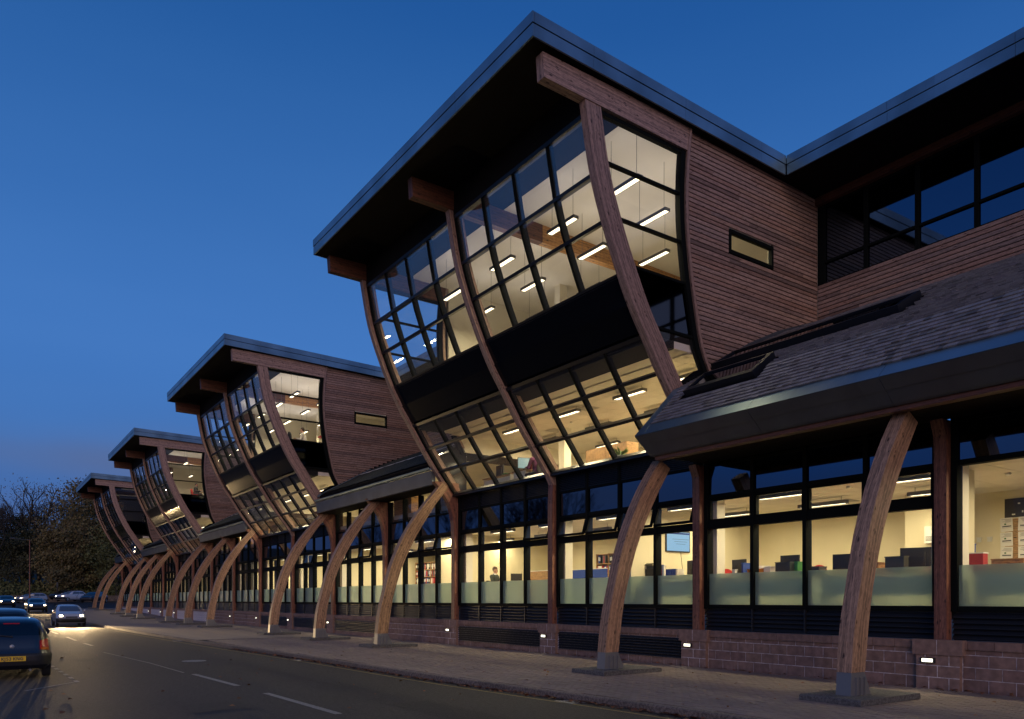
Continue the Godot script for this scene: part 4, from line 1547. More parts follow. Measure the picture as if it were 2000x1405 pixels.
# ------------------------------------------------------------------ lights
func strip_light(u, v, y, l, where, drop, energy):
	var o = thing("strip_light", where, "ceiling light", P(u, v, y), 0.0, "fluorescent strip lights")
	var hb = MB.new()
	hb.box(Vector3(0, 0.045, 0), Vector3(0.16, 0.05, l))
	hb.box(Vector3(-0.085, 0.02, 0), Vector3(0.012, 0.09, l))
	hb.box(Vector3(0.085, 0.02, 0), Vector3(0.012, 0.09, l))
	hb.box(Vector3(0, 0.02, l * 0.5 + 0.008), Vector3(0.18, 0.09, 0.016))
	hb.box(Vector3(0, 0.02, -l * 0.5 - 0.008), Vector3(0.18, 0.09, 0.016))
	part(hb, "housing", M.fitting, o)
	var tb = MB.new()
	tb.box(Vector3(0, 0.0, 0), Vector3(0.14, 0.03, l - 0.03))
	part(tb, "tube", M.lamp_glow, o)
	if drop > 0.05:
		var wr = MB.new()
		for z in [-l * 0.4, l * 0.4]: wr.tube(Vector3(0, 0.07, z), Vector3(0, drop, z), 0.006, 0.006, 5, false)
		part(wr, "suspension_wire", M.fitting, o)
	var ar = AreaLight3D.new()
	ar.name = "lamp_light"
	ar.area_size = Vector2(0.13, l - 0.05)
	ar.light_energy = energy
	ar.light_color = Color(1, 0.93, 0.74)
	ar.set("area_range", 30.0)
	ar.shadow_enabled = true
	o.add_child(ar)
	ar.position = Vector3(0, -0.02, 0)
	ar.rotation = Vector3(-PI / 2, 0, 0)
	if drop > 1.0:                                         # the high ones throw light up as well
		var up = ar.duplicate()
		up.name = "lamp_light_up"
		up.light_energy = energy * (0.13 if u < 30.0 else 0.22)
		up.light_color = Color(1, 0.96, 0.92)
		o.add_child(up)
		up.position = Vector3(0, 0.085, 0)
		up.rotation = Vector3(PI / 2, 0, 0)
	return o

const ORD = ["first", "second", "third", "fourth", "fifth", "sixth", "seventh", "eighth", "ninth", "tenth", "eleventh", "twelfth", "thirteenth", "fourteenth", "fifteenth", "sixteenth", "seventeenth", "eighteenth", "nineteenth", "twentieth"]
const WING = ["nearest wing", "second wing", "third wing", "farthest wing"]
const ROWN = ["row along the street glass", "middle row", "back row"]

func build_lights():
	# ground floor: two rows
	for r in 2:
		for i in 18:
			var u = (5.75 if r else 5.6) + 2.98 * i + (0.35 if r else 0.0)
			if u > 52 and (i % 2 or r): continue
			strip_light(u, 16.0 if r == 0 else 18.4, 4.17, 1.35, "%s ground-floor strip light from the right, in the %s" % [ORD[i], "row near the windows" if r == 0 else "inner row"], 0.19, 7.0)
	for i in 6: strip_light(62.0 + i * 6.5, 16.6, 4.17, 1.35, "%s strip light of the single row in the far ground-floor rooms" % ORD[i], 0.19, 9.0)
	# first floor
	for k in 4:
		var n = 0
		for r in 3:
			for i in 4:
				var u = pod_u(k) + 0.45 + 2.95 * i + (0.75 if r == 1 else 0.0)
				if i == 0: u += 0.5
				if k > 1 and (i % 2 == 1 or r == 2): continue
				strip_light(u, [15.95, 18.0, 20.4][r], 7.72, 1.25, "%s strip light, lower office of the %s, %s" % [ORD[i], WING[k], ROWN[r]], 0.19, 8.0 if k < 2 else 9.0)
				if k == 3 and (r != 1 or i != 2): continue
				strip_light(u, [13.42, 15.15, 16.95][r], 12.0, 1.15, "%s strip light, top office of the %s, %s" % [ORD[i], WING[k], ROWN[r]], 1.44, 4.0 if k < 2 else 9.0)
		if k < 3:
			for i in 3: strip_light(pod_u(k) + 14.0 + i * 4.0, 17.2, 7.72, 1.25, "%s strip light behind the canopy left of the %s" % [ORD[i], WING[k]], 0.19, 7.0)

# ------------------------------------------------------------------ furniture
func desk(u, v, l, label):
	var o = thing("office_desk", label, "desk", P(u, v, 1.5), 0.0, "office desks by the windows")
	var t = MB.new()
	t.box(Vector3(0, 0.725, 0), Vector3(0.78, 0.03, l))
	part(t, "desk_top", M.furniture_wood, o)
	t = MB.new()
	t.box(Vector3(-0.3, 0.47, 0), Vector3(0.02, 0.4, l - 0.1))
	part(t, "modesty_panel", M.white_plastic, o)
	for s in [-1, 1]:
		t = MB.new()
		t.box(Vector3(0, 0.355, s * (l * 0.5 - 0.06)), Vector3(0.7, 0.71, 0.03))
		part(t, "side_panel", M.white_plastic, o)
	return o

func monitor(at, turn, w, h, label, lit = false, col = null):
	var o = thing("monitor", label, "monitor", at, turn, "computer monitors")
	var b = MB.new()
	b.box(Vector3(0, 0.09 + h * 0.5, 0), Vector3(w, h, 0.035))
	b.box(Vector3(0, 0.09 + h * 0.45, 0.03), Vector3(w * 0.6, h * 0.66, 0.04))
	for i in 5: b.box(Vector3(0, 0.09 + h * (0.28 + 0.07 * i), 0.051), Vector3(w * 0.45, 0.006, 0.004))
	part(b, "casing", M.black_plastic, o)
	b = MB.new()
	b.box(Vector3(0, 0.045, 0.03), Vector3(0.05, 0.1, 0.03))
	b.box(Vector3(0, 0.008, 0.03), Vector3(0.24, 0.016, 0.18))
	part(b, "stand", M.black_plastic, o)
	b = MB.new()
	b.box(Vector3(0, 0.09 + h * 0.5, -0.0185), Vector3(w - 0.03, h - 0.03, 0.003))
	part(b, "screen", screen_mat(col) if lit else M.black_plastic, o)
	return o

func screen_mat(col):
	var m = StandardMaterial3D.new()
	m.albedo_color = Color(0, 0, 0)
	m.emission_enabled = true
	m.emission = col if col else Color(0.75, 0.9, 1.0)
	m.emission_energy_multiplier = 0.75
	m.roughness = 0.3
	return m

func chair(at, turn, m, label, high = false):
	var o = thing("office_chair", label, "chair", at, turn, "swivel chairs")
	var s = MB.new()
	s.box(Vector3(0, 0.46, 0), Vector3(0.46, 0.07, 0.45))
	part(s, "seat", m, o)
	s = MB.new()
	var a = []
	var b = []
	var hh = 0.56 if high else 0.46
	for i in 13:                                          # rounded back, seen from behind as an arch
		var t = PI * i / 12.0
		a.append(Vector3(0.22 * cos(t), 0.62 + (hh - 0.14) * pow(sin(t), 0.6), 0.24 + 0.03 * sin(t)))
	var pts = PackedVector3Array(a)
	pts.append(Vector3(-0.2, 0.55, 0.24))
	pts.append(Vector3(0.2, 0.55, 0.24))
	s.prism(pts, Vector3(0, 0, 0.06))
	part(s, "backrest", m, o)
	s = MB.new()
	s.tube(Vector3(0, 0.1, 0), Vector3(0, 0.43, 0), 0.03, 0.03)
	s.box(Vector3(0, 0.5, 0.26), Vector3(0.06, 0.2, 0.03))
	part(s, "stem", M.black_plastic, o)
	for i in 5:
		s = MB.new()
		var d = Vector3(cos(TAU * i / 5), 0, sin(TAU * i / 5))
		s.bar(Vector3(0, 0.09, 0), d * 0.28 + Vector3(0, 0.05, 0), 0.04, 0.03)
		s.tube(d * 0.28 + Vector3(-0.015, 0.028, 0), d * 0.28 + Vector3(0.015, 0.028, 0), 0.028, 0.028)
		part(s, "leg", M.black_plastic, o)
	return o

func bookcase(u0, u1, v, y0, shelves, label):
	var w = u1 - u0
	var o = thing("bookcase", label, "bookcase", P((u0 + u1) * 0.5, v, y0), 0.0, "bookcases full of ring binders")
	var h = shelves * 0.37 + 0.05
	var t = MB.new()
	t.box(Vector3(0.15, h * 0.5, 0), Vector3(0.015, h, w))
	part(t, "back_panel", M.furniture_wood, o)
	var n = int(round(w / 0.85))
	for i in n + 1:
		t = MB.new()
		t.box(Vector3(0, h * 0.5, lerp(-w * 0.5, w * 0.5, float(i) / n)), Vector3(0.3, h, 0.03), Basis(), Vector2(i * 0.3, 0))
		part(t, "upright", M.furniture_wood, o)
	for k in shelves + 1:
		for i in n:
			t = MB.new()
			t.box(Vector3(-0.005, 0.02 + k * 0.37, lerp(-w * 0.5, w * 0.5, (i + 0.5) / n)), Vector3(0.29, 0.025, w / n - 0.032), Basis(), Vector2(k * 0.2, i * 0.4))
			part(t, "shelf", M.furniture_wood, o)
	var r = RandomNumberGenerator.new()
	r.seed = int(u0 * 10)
	var kinds = [M.black_plastic, M.black_plastic, M.white_plastic, M.blue_fabric, M.red_card, M.grey_plastic, M.paper]
	for k in shelves:
		for i in n:
			var z = -w * 0.5 + w * i / n + 0.03
			var zend = -w * 0.5 + w * (i + 1) / n - 0.03
			while z < zend - 0.07:
				var bw = r.randf_range(0.05, 0.08)
				if r.randf() < 0.12:
					z += bw
					continue
				var bh = r.randf_range(0.25, 0.315)
				t = MB.new()
				t.box(Vector3(-0.02 + r.randf() * 0.02, 0.034 + k * 0.37 + bh * 0.5, z + bw * 0.5), Vector3(0.22, bh, bw - 0.004))
				var m = kinds[r.randi() % kinds.size()]
				var bk = part(t, "binder", m, o)
				if m == M.black_plastic or m == M.blue_fabric:
					t = MB.new()
					t.box(Vector3(-0.134, 0.034 + k * 0.37 + bh * 0.58, z + bw * 0.5), Vector3(0.004, bh * 0.5, bw * 0.6))
					part(t, "spine_label", M.paper, bk)
				z += bw
	return o

func simple_box(called, label, cat, m, u0, u1, v0, v1, y0, y1, lid = null):
	var o = thing(called, label, cat, P((u0 + u1) * 0.5, (v0 + v1) * 0.5, y0))
	var t = MB.new()
	var c = Vector3(absf(v1 - v0), y1 - y0, absf(u1 - u0))
	t.box(Vector3(0, c.y * 0.5, 0), c)
	part(t, "body", m, o)
	t = MB.new()
	t.box(Vector3(0, c.y + 0.012, 0), Vector3(c.x + 0.02, 0.022, c.z + 0.02))
	part(t, "top", lid if lid else m, o)
	return o

func cabinet(label, u0, u1, v0, v1, y0, y1, doors):
	var o = thing("cupboard", label, "cupboard", P((u0 + u1) * 0.5, (v0 + v1) * 0.5, y0))
	var c = Vector3(absf(v1 - v0), y1 - y0, absf(u1 - u0))
	var t = MB.new()
	t.box(Vector3(0, c.y * 0.5, 0), Vector3(c.x, c.y, c.z))
	part(t, "carcass", M.furniture_wood, o)
	for i in doors:
		t = MB.new()
		var z = lerp(-c.z * 0.5, c.z * 0.5, (i + 0.5) / doors)
		t.box(Vector3(-c.x * 0.5 - 0.011, c.y * 0.5, z), Vector3(0.02, c.y - 0.05, c.z / doors - 0.012), Basis(), Vector2(i * 1.7, i))
		var d = part(t, "door", M.furniture_wood, o)
		t = MB.new()
		t.box(Vector3(-c.x * 0.5 - 0.03, c.y * 0.55, z + c.z / doors * 0.4), Vector3(0.018, 0.12, 0.014))
		part(t, "handle", M.steel, d)
	return o

func paper_tex(s, dots) -> ImageTexture:
	var im = Image.create(64, 90, false, Image.FORMAT_RGB8)
	im.fill(Color(0.87, 0.86, 0.84))
	var r = RandomNumberGenerator.new()
	r.seed = s
	for i in 5:
		im.fill_rect(Rect2i(6, 8 + i * 5, r.randi_range(30, 52), 2), Color(0.55, 0.54, 0.56))
	im.fill_rect(Rect2i(8, 52, 46, 7), Color(0.25, 0.25, 0.3))
	im.fill_rect(Rect2i(6, 64, 50, 2), Color(0.6, 0.6, 0.6))
	if dots: im.fill_rect(Rect2i(34, 36, 9, 9), [Color(0.1, 0.35, 0.15), Color(0.1, 0.1, 0.3), Color(0.1, 0.1, 0.4)][s % 3])
	return ImageTexture.create_from_image(im)

func build_furniture():
	# desks behind the frosted band, right-hand rooms
	var dl = ["desk at the window behind the curved column nearest the camera", "desk at the window carrying the orange box", "desk at the window left of the white inner column, carrying the printer"]
	desk(9.0, 15.95, 2.6, dl[0])
	desk(11.9, 15.95, 2.6, dl[1])
	desk(15.0, 16.0, 2.0, dl[2])
	desk(6.0, 16.0, 2.2, "desk at the window by the notice board, with red box on it")
	var ml = ["black monitor seen from behind, beside the orange box to its left", "black monitor seen from behind at the inner white column", "black monitor seen from behind, just left of the nearest curved column", "large black monitor seen from behind, right of the nearest curved column"]
	monitor(P(11.45, 16.15, 2.24), -PI / 2, 0.52, 0.42, ml[0])
	monitor(P(12.95, 16.15, 2.24), -PI / 2 - 0.2, 0.52, 0.38, ml[1])
	monitor(P(10.05, 16.15, 2.24), -PI / 2 + 0.15, 0.5, 0.38, ml[2])
	monitor(P(8.45, 16.2, 2.24), -PI / 2 + 0.3, 0.6, 0.44, ml[3])
	simple_box("computer_case", "grey computer case in front of the large black monitor", "computer", M.grey_plastic, 8.45, 8.85, 15.72, 15.9, 2.24, 2.56)
	simple_box("computer_case", "grey computer case in front of the monitor next to the orange box", "computer", M.grey_plastic, 11.15, 11.55, 15.72, 15.9, 2.24, 2.55)
	var ob = simple_box("orange_tray", "orange cardboard tray with papers heaped on it, on the window desk", "box", M.orange_card, 11.95, 12.5, 15.9, 16.3, 2.24, 2.42)
	var t = MB.new()
	for i in 5: t.box(Vector3(0.02 * i, 0.21 + i * 0.016, 0.05 - 0.03 * i), Vector3(0.3, 0.012, 0.4), Basis(Vector3.UP, 0.2 * i))
	part(t, "paper_stack", M.paper, ob)
	chair(P(11.26, 16.9, 1.5), PI / 2 + 0.3, M.red_fabric, "red swivel chair left of the nearest curved column", true)
	chair(P(9.7, 17.0, 1.5), PI / 2 - 0.2, M.red_fabric, "red swivel chair partly hidden by the nearest curved column", true)
	chair(P(8.55, 16.95, 1.5), PI / 2, M.red_fabric, "red swivel chair behind the large black monitor", true)
	chair(P(14.1, 17.0, 1.5), PI / 2 + 0.6, M.red_fabric, "red and black chair beside the white inner column", true)
	# things on the walls and desks
	var ac = thing("wall_heater", "white wall unit hung on the cream wall, right of the nearest curved column", "heater", P(9.6, 19.4, 3.1))
	t = MB.new()
	t.box(Vector3(0, 0.18, 0), Vector3(0.16, 0.42, 0.55))
	part(t, "casing", M.white_plastic, ac)
	for i in 4:
		t = MB.new()
		t.box(Vector3(-0.082, 0.04 + i * 0.03, 0), Vector3(0.006, 0.012, 0.48))
		part(t, "grille_slat", M.grey_plastic, ac)
	piece("partition_wall", M.plaster, bld, 8.9, 10.45, 19.5, 19.6, 1.5, 4.36)
	var tv = thing("wall_television", "lit flat television screen high on the cream partition wall", "television", P(16.14, 17.3, 3.12))
	t = MB.new()
	t.box(Vector3(0, 0.29, 0), Vector3(1.02, 0.62, 0.07))
	part(t, "casing", M.black_plastic, tv)
	t = MB.new()
	t.box(Vector3(0, 0.29, 0.037), Vector3(0.96, 0.56, 0.004))
	part(t, "screen", screen_mat(Color(0.62, 0.82, 0.95)), tv)
	t = MB.new()
	t.box(Vector3(0, 0.53, 0.041), Vector3(0.94, 0.05, 0.003))
	part(t, "screen_header", M.blue_fabric, tv)
	t = MB.new()
	for i in 3: t.box(Vector3(0.1, 0.36 - i * 0.07, 0.0405), Vector3(0.7 - 0.15 * i, 0.008, 0.003))
	part(t, "screen_text", M.grey_plastic, tv)
	t = MB.new()
	t.tube(Vector3(0.15, -0.02, -0.01), Vector3(0.28, -0.85, -0.01), 0.008, 0.008, 5)
	part(t, "cable", M.black_plastic, tv)
	var pr = thing("printer", "black office printer at the window beside the curved column", "printer", P(16.0, 16.2, 2.24))
	t = MB.new()
	t.box(Vector3(0, 0.16, 0), Vector3(0.45, 0.32, 0.5))
	part(t, "body", M.black_plastic, pr)
	t = MB.new()
	t.box(Vector3(0.03, 0.38, 0), Vector3(0.4, 0.1, 0.46))
	part(t, "scanner_lid", M.grey_plastic, pr)
	t = MB.new()
	t.box(Vector3(-0.2, 0.46, 0), Vector3(0.1, 0.02, 0.3), Basis(Vector3(0, 0, 1), 0.5))
	part(t, "paper_tray", M.black_plastic, pr)
	for i in 9:
		var b = MB.new()
		b.box(Vector3(0, 0.15, 0), Vector3(0.26, 0.3, 0.062))
		var bd = part(b, "ring_binder", [M.red_card, M.red_card, M.red_card, M.blue_fabric][min(i, 3)] if i < 8 else M.white_plastic, self)
		bd.position = P(15.62 - i * 0.075, 16.2, 2.24)
		tag(bd, "%s ring binder in the row on the window desk, %s from the printer" % ["red" if i < 3 else ("blue" if i < 8 else "white"), ORD[i]], "ring binder", "ring binders on the window desk")
	monitor(P(14.55, 16.15, 2.24), -PI / 2 - 0.4, 0.5, 0.42, "black monitor between the ring binders and the timber post")
	var clutter = [
		["file_stack", "stack of pale papers between the orange tray and the monitor on its right", "papers", M.paper, 11.72, 11.9, 15.75, 16.0, 2.24, 2.46],
		["blue_folder", "blue folder standing in the papers by the orange tray", "folder", M.blue_fabric, 12.55, 12.6, 15.8, 16.1, 2.24, 2.58],
		["mug", "white mug on the window desk right of the white inner column", "mug", M.white_plastic, 12.72, 12.81, 15.7, 15.79, 2.24, 2.42],
		["desk_tray", "grey letter tray left of the nearest curved column", "tray", M.grey_plastic, 10.45, 10.8, 15.8, 16.1, 2.24, 2.42],
		["blue_crate", "blue crate behind the large black monitor at the right", "crate", M.blue_fabric, 7.95, 8.3, 17.2, 17.7, 2.24, 2.86],
		["wall_chart", "white chart low on the wall behind the large black monitor", "chart", M.paper, 8.0, 8.25, 16.9, 16.95, 2.24, 2.6],
		["card_box", "brown card box on the desk right of the nearest curved column", "box", M.furniture_wood, 9.05, 9.3, 15.8, 16.1, 2.24, 2.46],
		["tissue_box", "small white box at the foot of the timber post left of the pale column", "box", M.white_plastic, 13.75, 13.95, 15.8, 16.0, 2.24, 2.4],
		["teal_file", "dark green file next to the computer case by the orange tray", "file", M.green_card, 11.0, 11.08, 15.8, 16.1, 2.24, 2.55],
		["paper_roll", "upright roll of paper in front of the red binders", "paper roll", M.paper, 15.05, 15.12, 15.6, 15.67, 2.24, 2.62],
		["white_tower", "white computer tower at the left of the blue desk screen", "computer", M.white_plastic, 18.9, 19.1, 17.3, 17.7, 2.24, 2.72],
		["red_books", "row of dark red books on the low shelf behind the blue screens", "books", M.red_card, 17.3, 18.0, 20.3, 20.5, 2.8, 3.05]]
	for q in clutter: simple_box(q[0], q[1], q[2], q[3], q[4], q[5], q[6], q[7], q[8], q[9])
	# notice board and papers, right edge of the photograph
	var nb = thing("notice_board", "black board with small pale marks above pinned papers on cream wall", "notice board", P(7.95, 20.87, 3.68))
	t = MB.new()
	t.box(Vector3(0, 0.24, 0), Vector3(0.03, 0.46, 1.5))
	part(t, "panel", M.black_plastic, nb)
	for q in [[0.6, 0.08, 0.07, 0.03], [0.48, 0.34, 0.05, 0.03], [0.4, 0.14, 0.03, 0.05], [0.28, 0.2, 0.09, 0.025], [0.24, 0.13, 0.03, 0.06]]:
		t = MB.new()
		t.box(Vector3(-0.017, q[1], q[0] * -1.0 + 0.05), Vector3(0.004, q[3], q[2]))
		part(t, "sticker", M.white_plastic, nb)
	var cork = thing("cork_board", "tan pin board on the cream wall behind the pinned papers", "pin board", P(7.9, 20.885, 2.56))
	t = MB.new()
	t.box(Vector3(0, 0.55, 0), Vector3(0.02, 1.1, 1.6))
	part(t, "panel", M.furniture_wood, cork)
	for i in 3:
		for j in 3:
			var pm = StandardMaterial3D.new()
			pm.albedo_texture = paper_tex(i * 3 + j, j == 0)
			pm.roughness = 0.85
			t = MB.new()
			var a = Vector3(-0.1, -0.17, 0)
			var bs = Basis(Vector3(1, 0, 0), (hash_f(i * 7 + j) - 0.5) * 0.1)
			t.quad(bs * Vector3(0, 0.17, 0.14), bs * Vector3(0, 0.17, -0.14), bs * Vector3(0, -0.17, -0.14), bs * Vector3(0, -0.17, 0.14), Vector3(-1, 0, 0))
			t.box(Vector3(0.004, 0, 0), Vector3(0.003, 0.33, 0.27), bs)
			var pp = part(t, "pinned_paper", pm, self)
			pp.position = P(8.66 - j * 0.4, 20.86, 3.52 - i * 0.355)
			tag(pp, "white printed sheet pinned on the board, %s column from the left, %s from the top" % [ORD[j], ORD[i]], "paper", "sheets pinned under the black board")
	for q in [[9.3, 3.13, "left"], [9.05, 3.13, "right"]]:
		var sw = simple_box("wall_switch", "small white wall switch on the cream wall, the %s of two" % q[2], "switch", M.white_plastic, q[0] - 0.05, q[0] + 0.05, 20.86, 20.895, q[1], q[1] + 0.1)
	var rb = simple_box("letter_box_file", "red and white box file of papers on the desk under the wall switches", "box file", M.red_card, 7.1, 7.42, 16.1, 16.3, 2.24, 2.58, M.paper)
	simple_box("open_box", "brown open box next to the red box file on the window desk", "box", M.furniture_wood, 6.4, 6.95, 16.1, 16.4, 2.24, 2.44)
	# further rooms: shelves, screens, book wall
	bookcase(30.2, 36.8, 19.6, 1.75, 5, "long wooden bookcase of binders and books behind the third curved column")
	bookcase(22.0, 23.4, 20.6, 1.6, 5, "small wooden bookcase left of the white columns in the pale office")
	bookcase(17.2, 19.0, 20.6, 1.5, 3, "low bookcase behind blue screens, under the open vents")
	for q in [[19.6, 17.6, 21.6, M.blue_fabric, "blue fabric desk screen behind the central timber post"], [17.0, 17.8, 18.8, M.blue_fabric, "blue fabric desk screen left of the curved column by the road"], [22.2, 17.2, 23.6, M.furniture_wood, "wood-faced desk screen right of the person in the dark jacket"]]:
		var s = thing("desk_screen", q[4], "screen", P((q[0] + q[2]) * 0.5, q[1], 1.5))
		t = MB.new()
		t.box(Vector3(0, 0.62, 0), Vector3(0.05, 1.22, absf(q[2] - q[0])))
		part(t, "panel", q[3], s)
		t = MB.new()
		t.box(Vector3(0, 1.24, 0), Vector3(0.06, 0.02, absf(q[2] - q[0]) + 0.02))
		part(t, "trim", M.white_plastic, s)
	desk(24.7, 17.2, 2.2, "desk where the person in the dark jacket sits").rotation.y = PI / 2
	desk(20.6, 17.0, 2.2, "desk behind the blue screen left of the central post")
	monitor(P(24.45, 17.3, 2.24), -PI * 0.1, 0.45, 0.36, "pale lit monitor facing the person in the dark jacket", true, Color(0.7, 0.8, 0.95))
	# first floor of the nearest wing
	cabinet("tall wooden cupboard under the near end of the lower office", 18.2, 20.2, 17.2, 17.7, 5.38, 6.75, 2)
	cabinet("brown cupboard at right end of the lower office, beside the plant", 15.2, 15.9, 16.6, 17.1, 5.38, 6.55, 1)
	cabinet("low wooden cupboard at far end of the lower office", 23.6, 24.6, 17.0, 17.5, 5.38, 6.5, 2)
	cabinet("wooden cupboard against the back of the lower office", 20.5, 22.0, 22.0, 22.5, 5.38, 7.1, 2)
	desk_at(21.72, 16.35, 5.38, "desk in the lower office where the person in purple leans").rotation.y = PI / 2
	desk_at(23.2, 15.9, 5.38, "desk at the far end of the lower office with a green file")
	monitor(P(21.75, 15.72, 6.12), PI * 0.9, 0.48, 0.38, "lit monitor facing the street in the lower office", true, Color(0.65, 0.78, 0.75))
	monitor(P(23.5, 15.9, 6.12), -PI / 2, 0.48, 0.38, "black monitor seen from behind at far end of lower office")
	simple_box("green_file", "green file lying on the far desk of the lower office", "file", M.green_card, 22.8, 23.1, 15.7, 16.0, 6.12, 6.18)
	simple_box("red_mug_box", "small red pot beside the lit monitor in the lower office", "pot", M.red_card, 21.2, 21.3, 15.6, 15.7, 6.12, 6.3)
	plant(P(16.4, 15.25, 5.62))
	# top offices
	desk_at(39.6, 15.6, 9.2, "desk in the top office of the second wing")
	chair(P(38.9, 13.65, 9.2), -PI / 2, M.black_plastic, "black high-backed chair in the top office of the second wing", true)
	monitor(P(39.2, 15.7, 9.94), PI / 2, 0.5, 0.4, "dark monitor in the top office of the second wing")
	simple_box("paper_pile", "white pile of papers on the desk in the second wing", "papers", M.paper, 38.5, 38.9, 15.4, 15.8, 9.94, 10.06)
	simple_box("red_folder", "red folder at the sill in the top office of the second wing", "folder", M.red_card, 37.9, 38.2, 14.6, 15.0, 9.94, 10.0)
	desk_at(63.4, 15.0, 9.2, "desk in the top office of the third wing")
	monitor(P(63.0, 14.4, 9.94), PI * 0.5, 0.5, 0.42, "dark monitor in the top office of the third wing")
	for k in 2:
		for j in 3: simple_box("low_cupboard", "low wooden cupboard on the first floor behind canopy of the %s, %s along" % [WING[k + 1], ORD[j]], "cupboard", M.inner_beam, pod_u(k) + 13.3 + j * 3.4, pod_u(k) + 15.0 + j * 3.4, 15.7, 16.1, 5.38, 6.5)

func desk_at(u, v, y, label):
	var o = desk(u, v, 1.8, label)
	o.position.y = y
	return o

func plant(at):
	var o = thing("pot_plant", "small yellow-green pot plant on the sloping sill of the nearest wing", "plant", at)
	var t = MB.new()
	t.lathe(Vector3.ZERO, Vector3.UP, [[0.0, 0.0], [0.0, 0.09], [0.18, 0.12], [0.18, 0.1], [0.15, 0.0]], 14)
	part(t, "pot", M.white_plastic, o)
	var r = RandomNumberGenerator.new()
	r.seed = 4
	for i in 26:
		t = MB.new()
		var a = r.randf() * TAU
		var d = Vector3(cos(a), r.randf_range(0.25, 1.0), sin(a)).normalized() * r.randf_range(0.2, 0.38)
		var side = d.cross(Vector3.UP).normalized() * 0.035
		var b = Vector3(0, 0.16, 0)
		var m = b + d * 0.6 + Vector3(0, 0.03, 0)
		t.quad(b, m + side, b + d, m - side, Vector3.UP)
		part(t, "leaf", M.leaf_green, o)

# ------------------------------------------------------------------ people
func sdf_mesh(mb, bones, cell, blend):                 # bones: [a, b, ra, rb, colour]; surface nets over a smooth union of tapered capsules
	var lo = Vector3.ONE * 1e9
	var hi = -lo
	for q in bones:
		var r = max(q[2], q[3]) + cell * 2.0
		for e in [q[0], q[1]]:
			lo = lo.min(e - Vector3.ONE * r)
			hi = hi.max(e + Vector3.ONE * r)
	var n = Vector3i(((hi - lo) / cell).ceil()) + Vector3i.ONE
	var f = PackedFloat32Array()
	f.resize(n.x * n.y * n.z)
	f.fill(1.0)
	var val = func(x):
		var d = 1e9
		var first = true
		for q in bones:
			var ab = q[1] - q[0]
			var t = clamp((x - q[0]).dot(ab) / max(ab.length_squared(), 1e-9), 0.0, 1.0)
			var e = (x - q[0] - ab * t).length() - lerp(float(q[2]), float(q[3]), t)
			if first:
				d = e
				first = false
			else:
				var h = clamp(0.5 + 0.5 * (d - e) / blend, 0.0, 1.0)
				d = lerp(d, e, h) - blend * h * (1.0 - h)
		return d
	for z in n.z:
		for y in n.y:
			for x in n.x: f[(z * n.y + y) * n.x + x] = val.call(lo + Vector3(x, y, z) * cell)
	var verts = {}
	var offs = [Vector3i(0, 0, 0), Vector3i(1, 0, 0), Vector3i(0, 1, 0), Vector3i(1, 1, 0), Vector3i(0, 0, 1), Vector3i(1, 0, 1), Vector3i(0, 1, 1), Vector3i(1, 1, 1)]
	var edges = [[0, 1], [2, 3], [4, 5], [6, 7], [0, 2], [1, 3], [4, 6], [5, 7], [0, 4], [1, 5], [2, 6], [3, 7]]
	for z in n.z - 1:
		for y in n.y - 1:
			for x in n.x - 1:
				var s = 0
				var vv = []
				for o in offs:
					var w = f[((z + o.z) * n.y + y + o.y) * n.x + x + o.x]
					vv.append(w)
					if w < 0: s += 1
				if s == 0 or s == 8: continue
				var sum = Vector3.ZERO
				var c = 0
				for e in edges:
					var a = vv[e[0]]
					var b = vv[e[1]]
					if (a < 0) != (b < 0):
						sum += Vector3(offs[e[0]]).lerp(Vector3(offs[e[1]]), a / (a - b))
						c += 1
				verts[(z * n.y + y) * n.x + x] = lo + (Vector3(x, y, z) + sum / c) * cell
	var look = {}
	for key in verts:
		var pos = verts[key]
		var e = cell * 0.5
		var g = Vector3(val.call(pos + Vector3(e, 0, 0)) - val.call(pos - Vector3(e, 0, 0)), val.call(pos + Vector3(0, e, 0)) - val.call(pos - Vector3(0, e, 0)), val.call(pos + Vector3(0, 0, e)) - val.call(pos - Vector3(0, 0, e))).normalized()
		var best = 1e9
		var col = Color(1, 1, 1)
		for q in bones:
			var ab = q[1] - q[0]
			var t = clamp((pos - q[0]).dot(ab) / max(ab.length_squared(), 1e-9), 0.0, 1.0)
			var d = (pos - q[0] - ab * t).length() - lerp(float(q[2]), float(q[3]), t)
			if d < best:
				best = d
				col = q[4]
		look[key] = [g, col]
	var put = func(a, b, c):
		for k in [a, b, c]: if not verts.has(k): return
		var g = look[a][0] + look[b][0] + look[c][0]
		var pa = verts[a]
		var pb = verts[b]
		var pc = verts[c]
		var order = [a, b, c] if (pc - pa).cross(pb - pa).dot(g) >= 0 else [a, c, b]
		for k in order:
			mb.p.append(verts[k])
			mb.n.append(look[k][0])
			mb.c.append(look[k][1])
			mb.t.append(Vector2())
	var sx = 1
	var sy = n.x
	var sz = n.x * n.y
	for z in range(1, n.z - 1):
		for y in range(1, n.y - 1):
			for x in range(1, n.x - 1):
				var i = z * sz + y * sy + x
				for q in [[sx, sy, sz], [sy, sz, sx], [sz, sx, sy]]:
					if (f[i] < 0) != (f[i + q[0]] < 0):
						put.call(i, i - q[1], i - q[1] - q[2])
						put.call(i, i - q[1] - q[2], i - q[2])

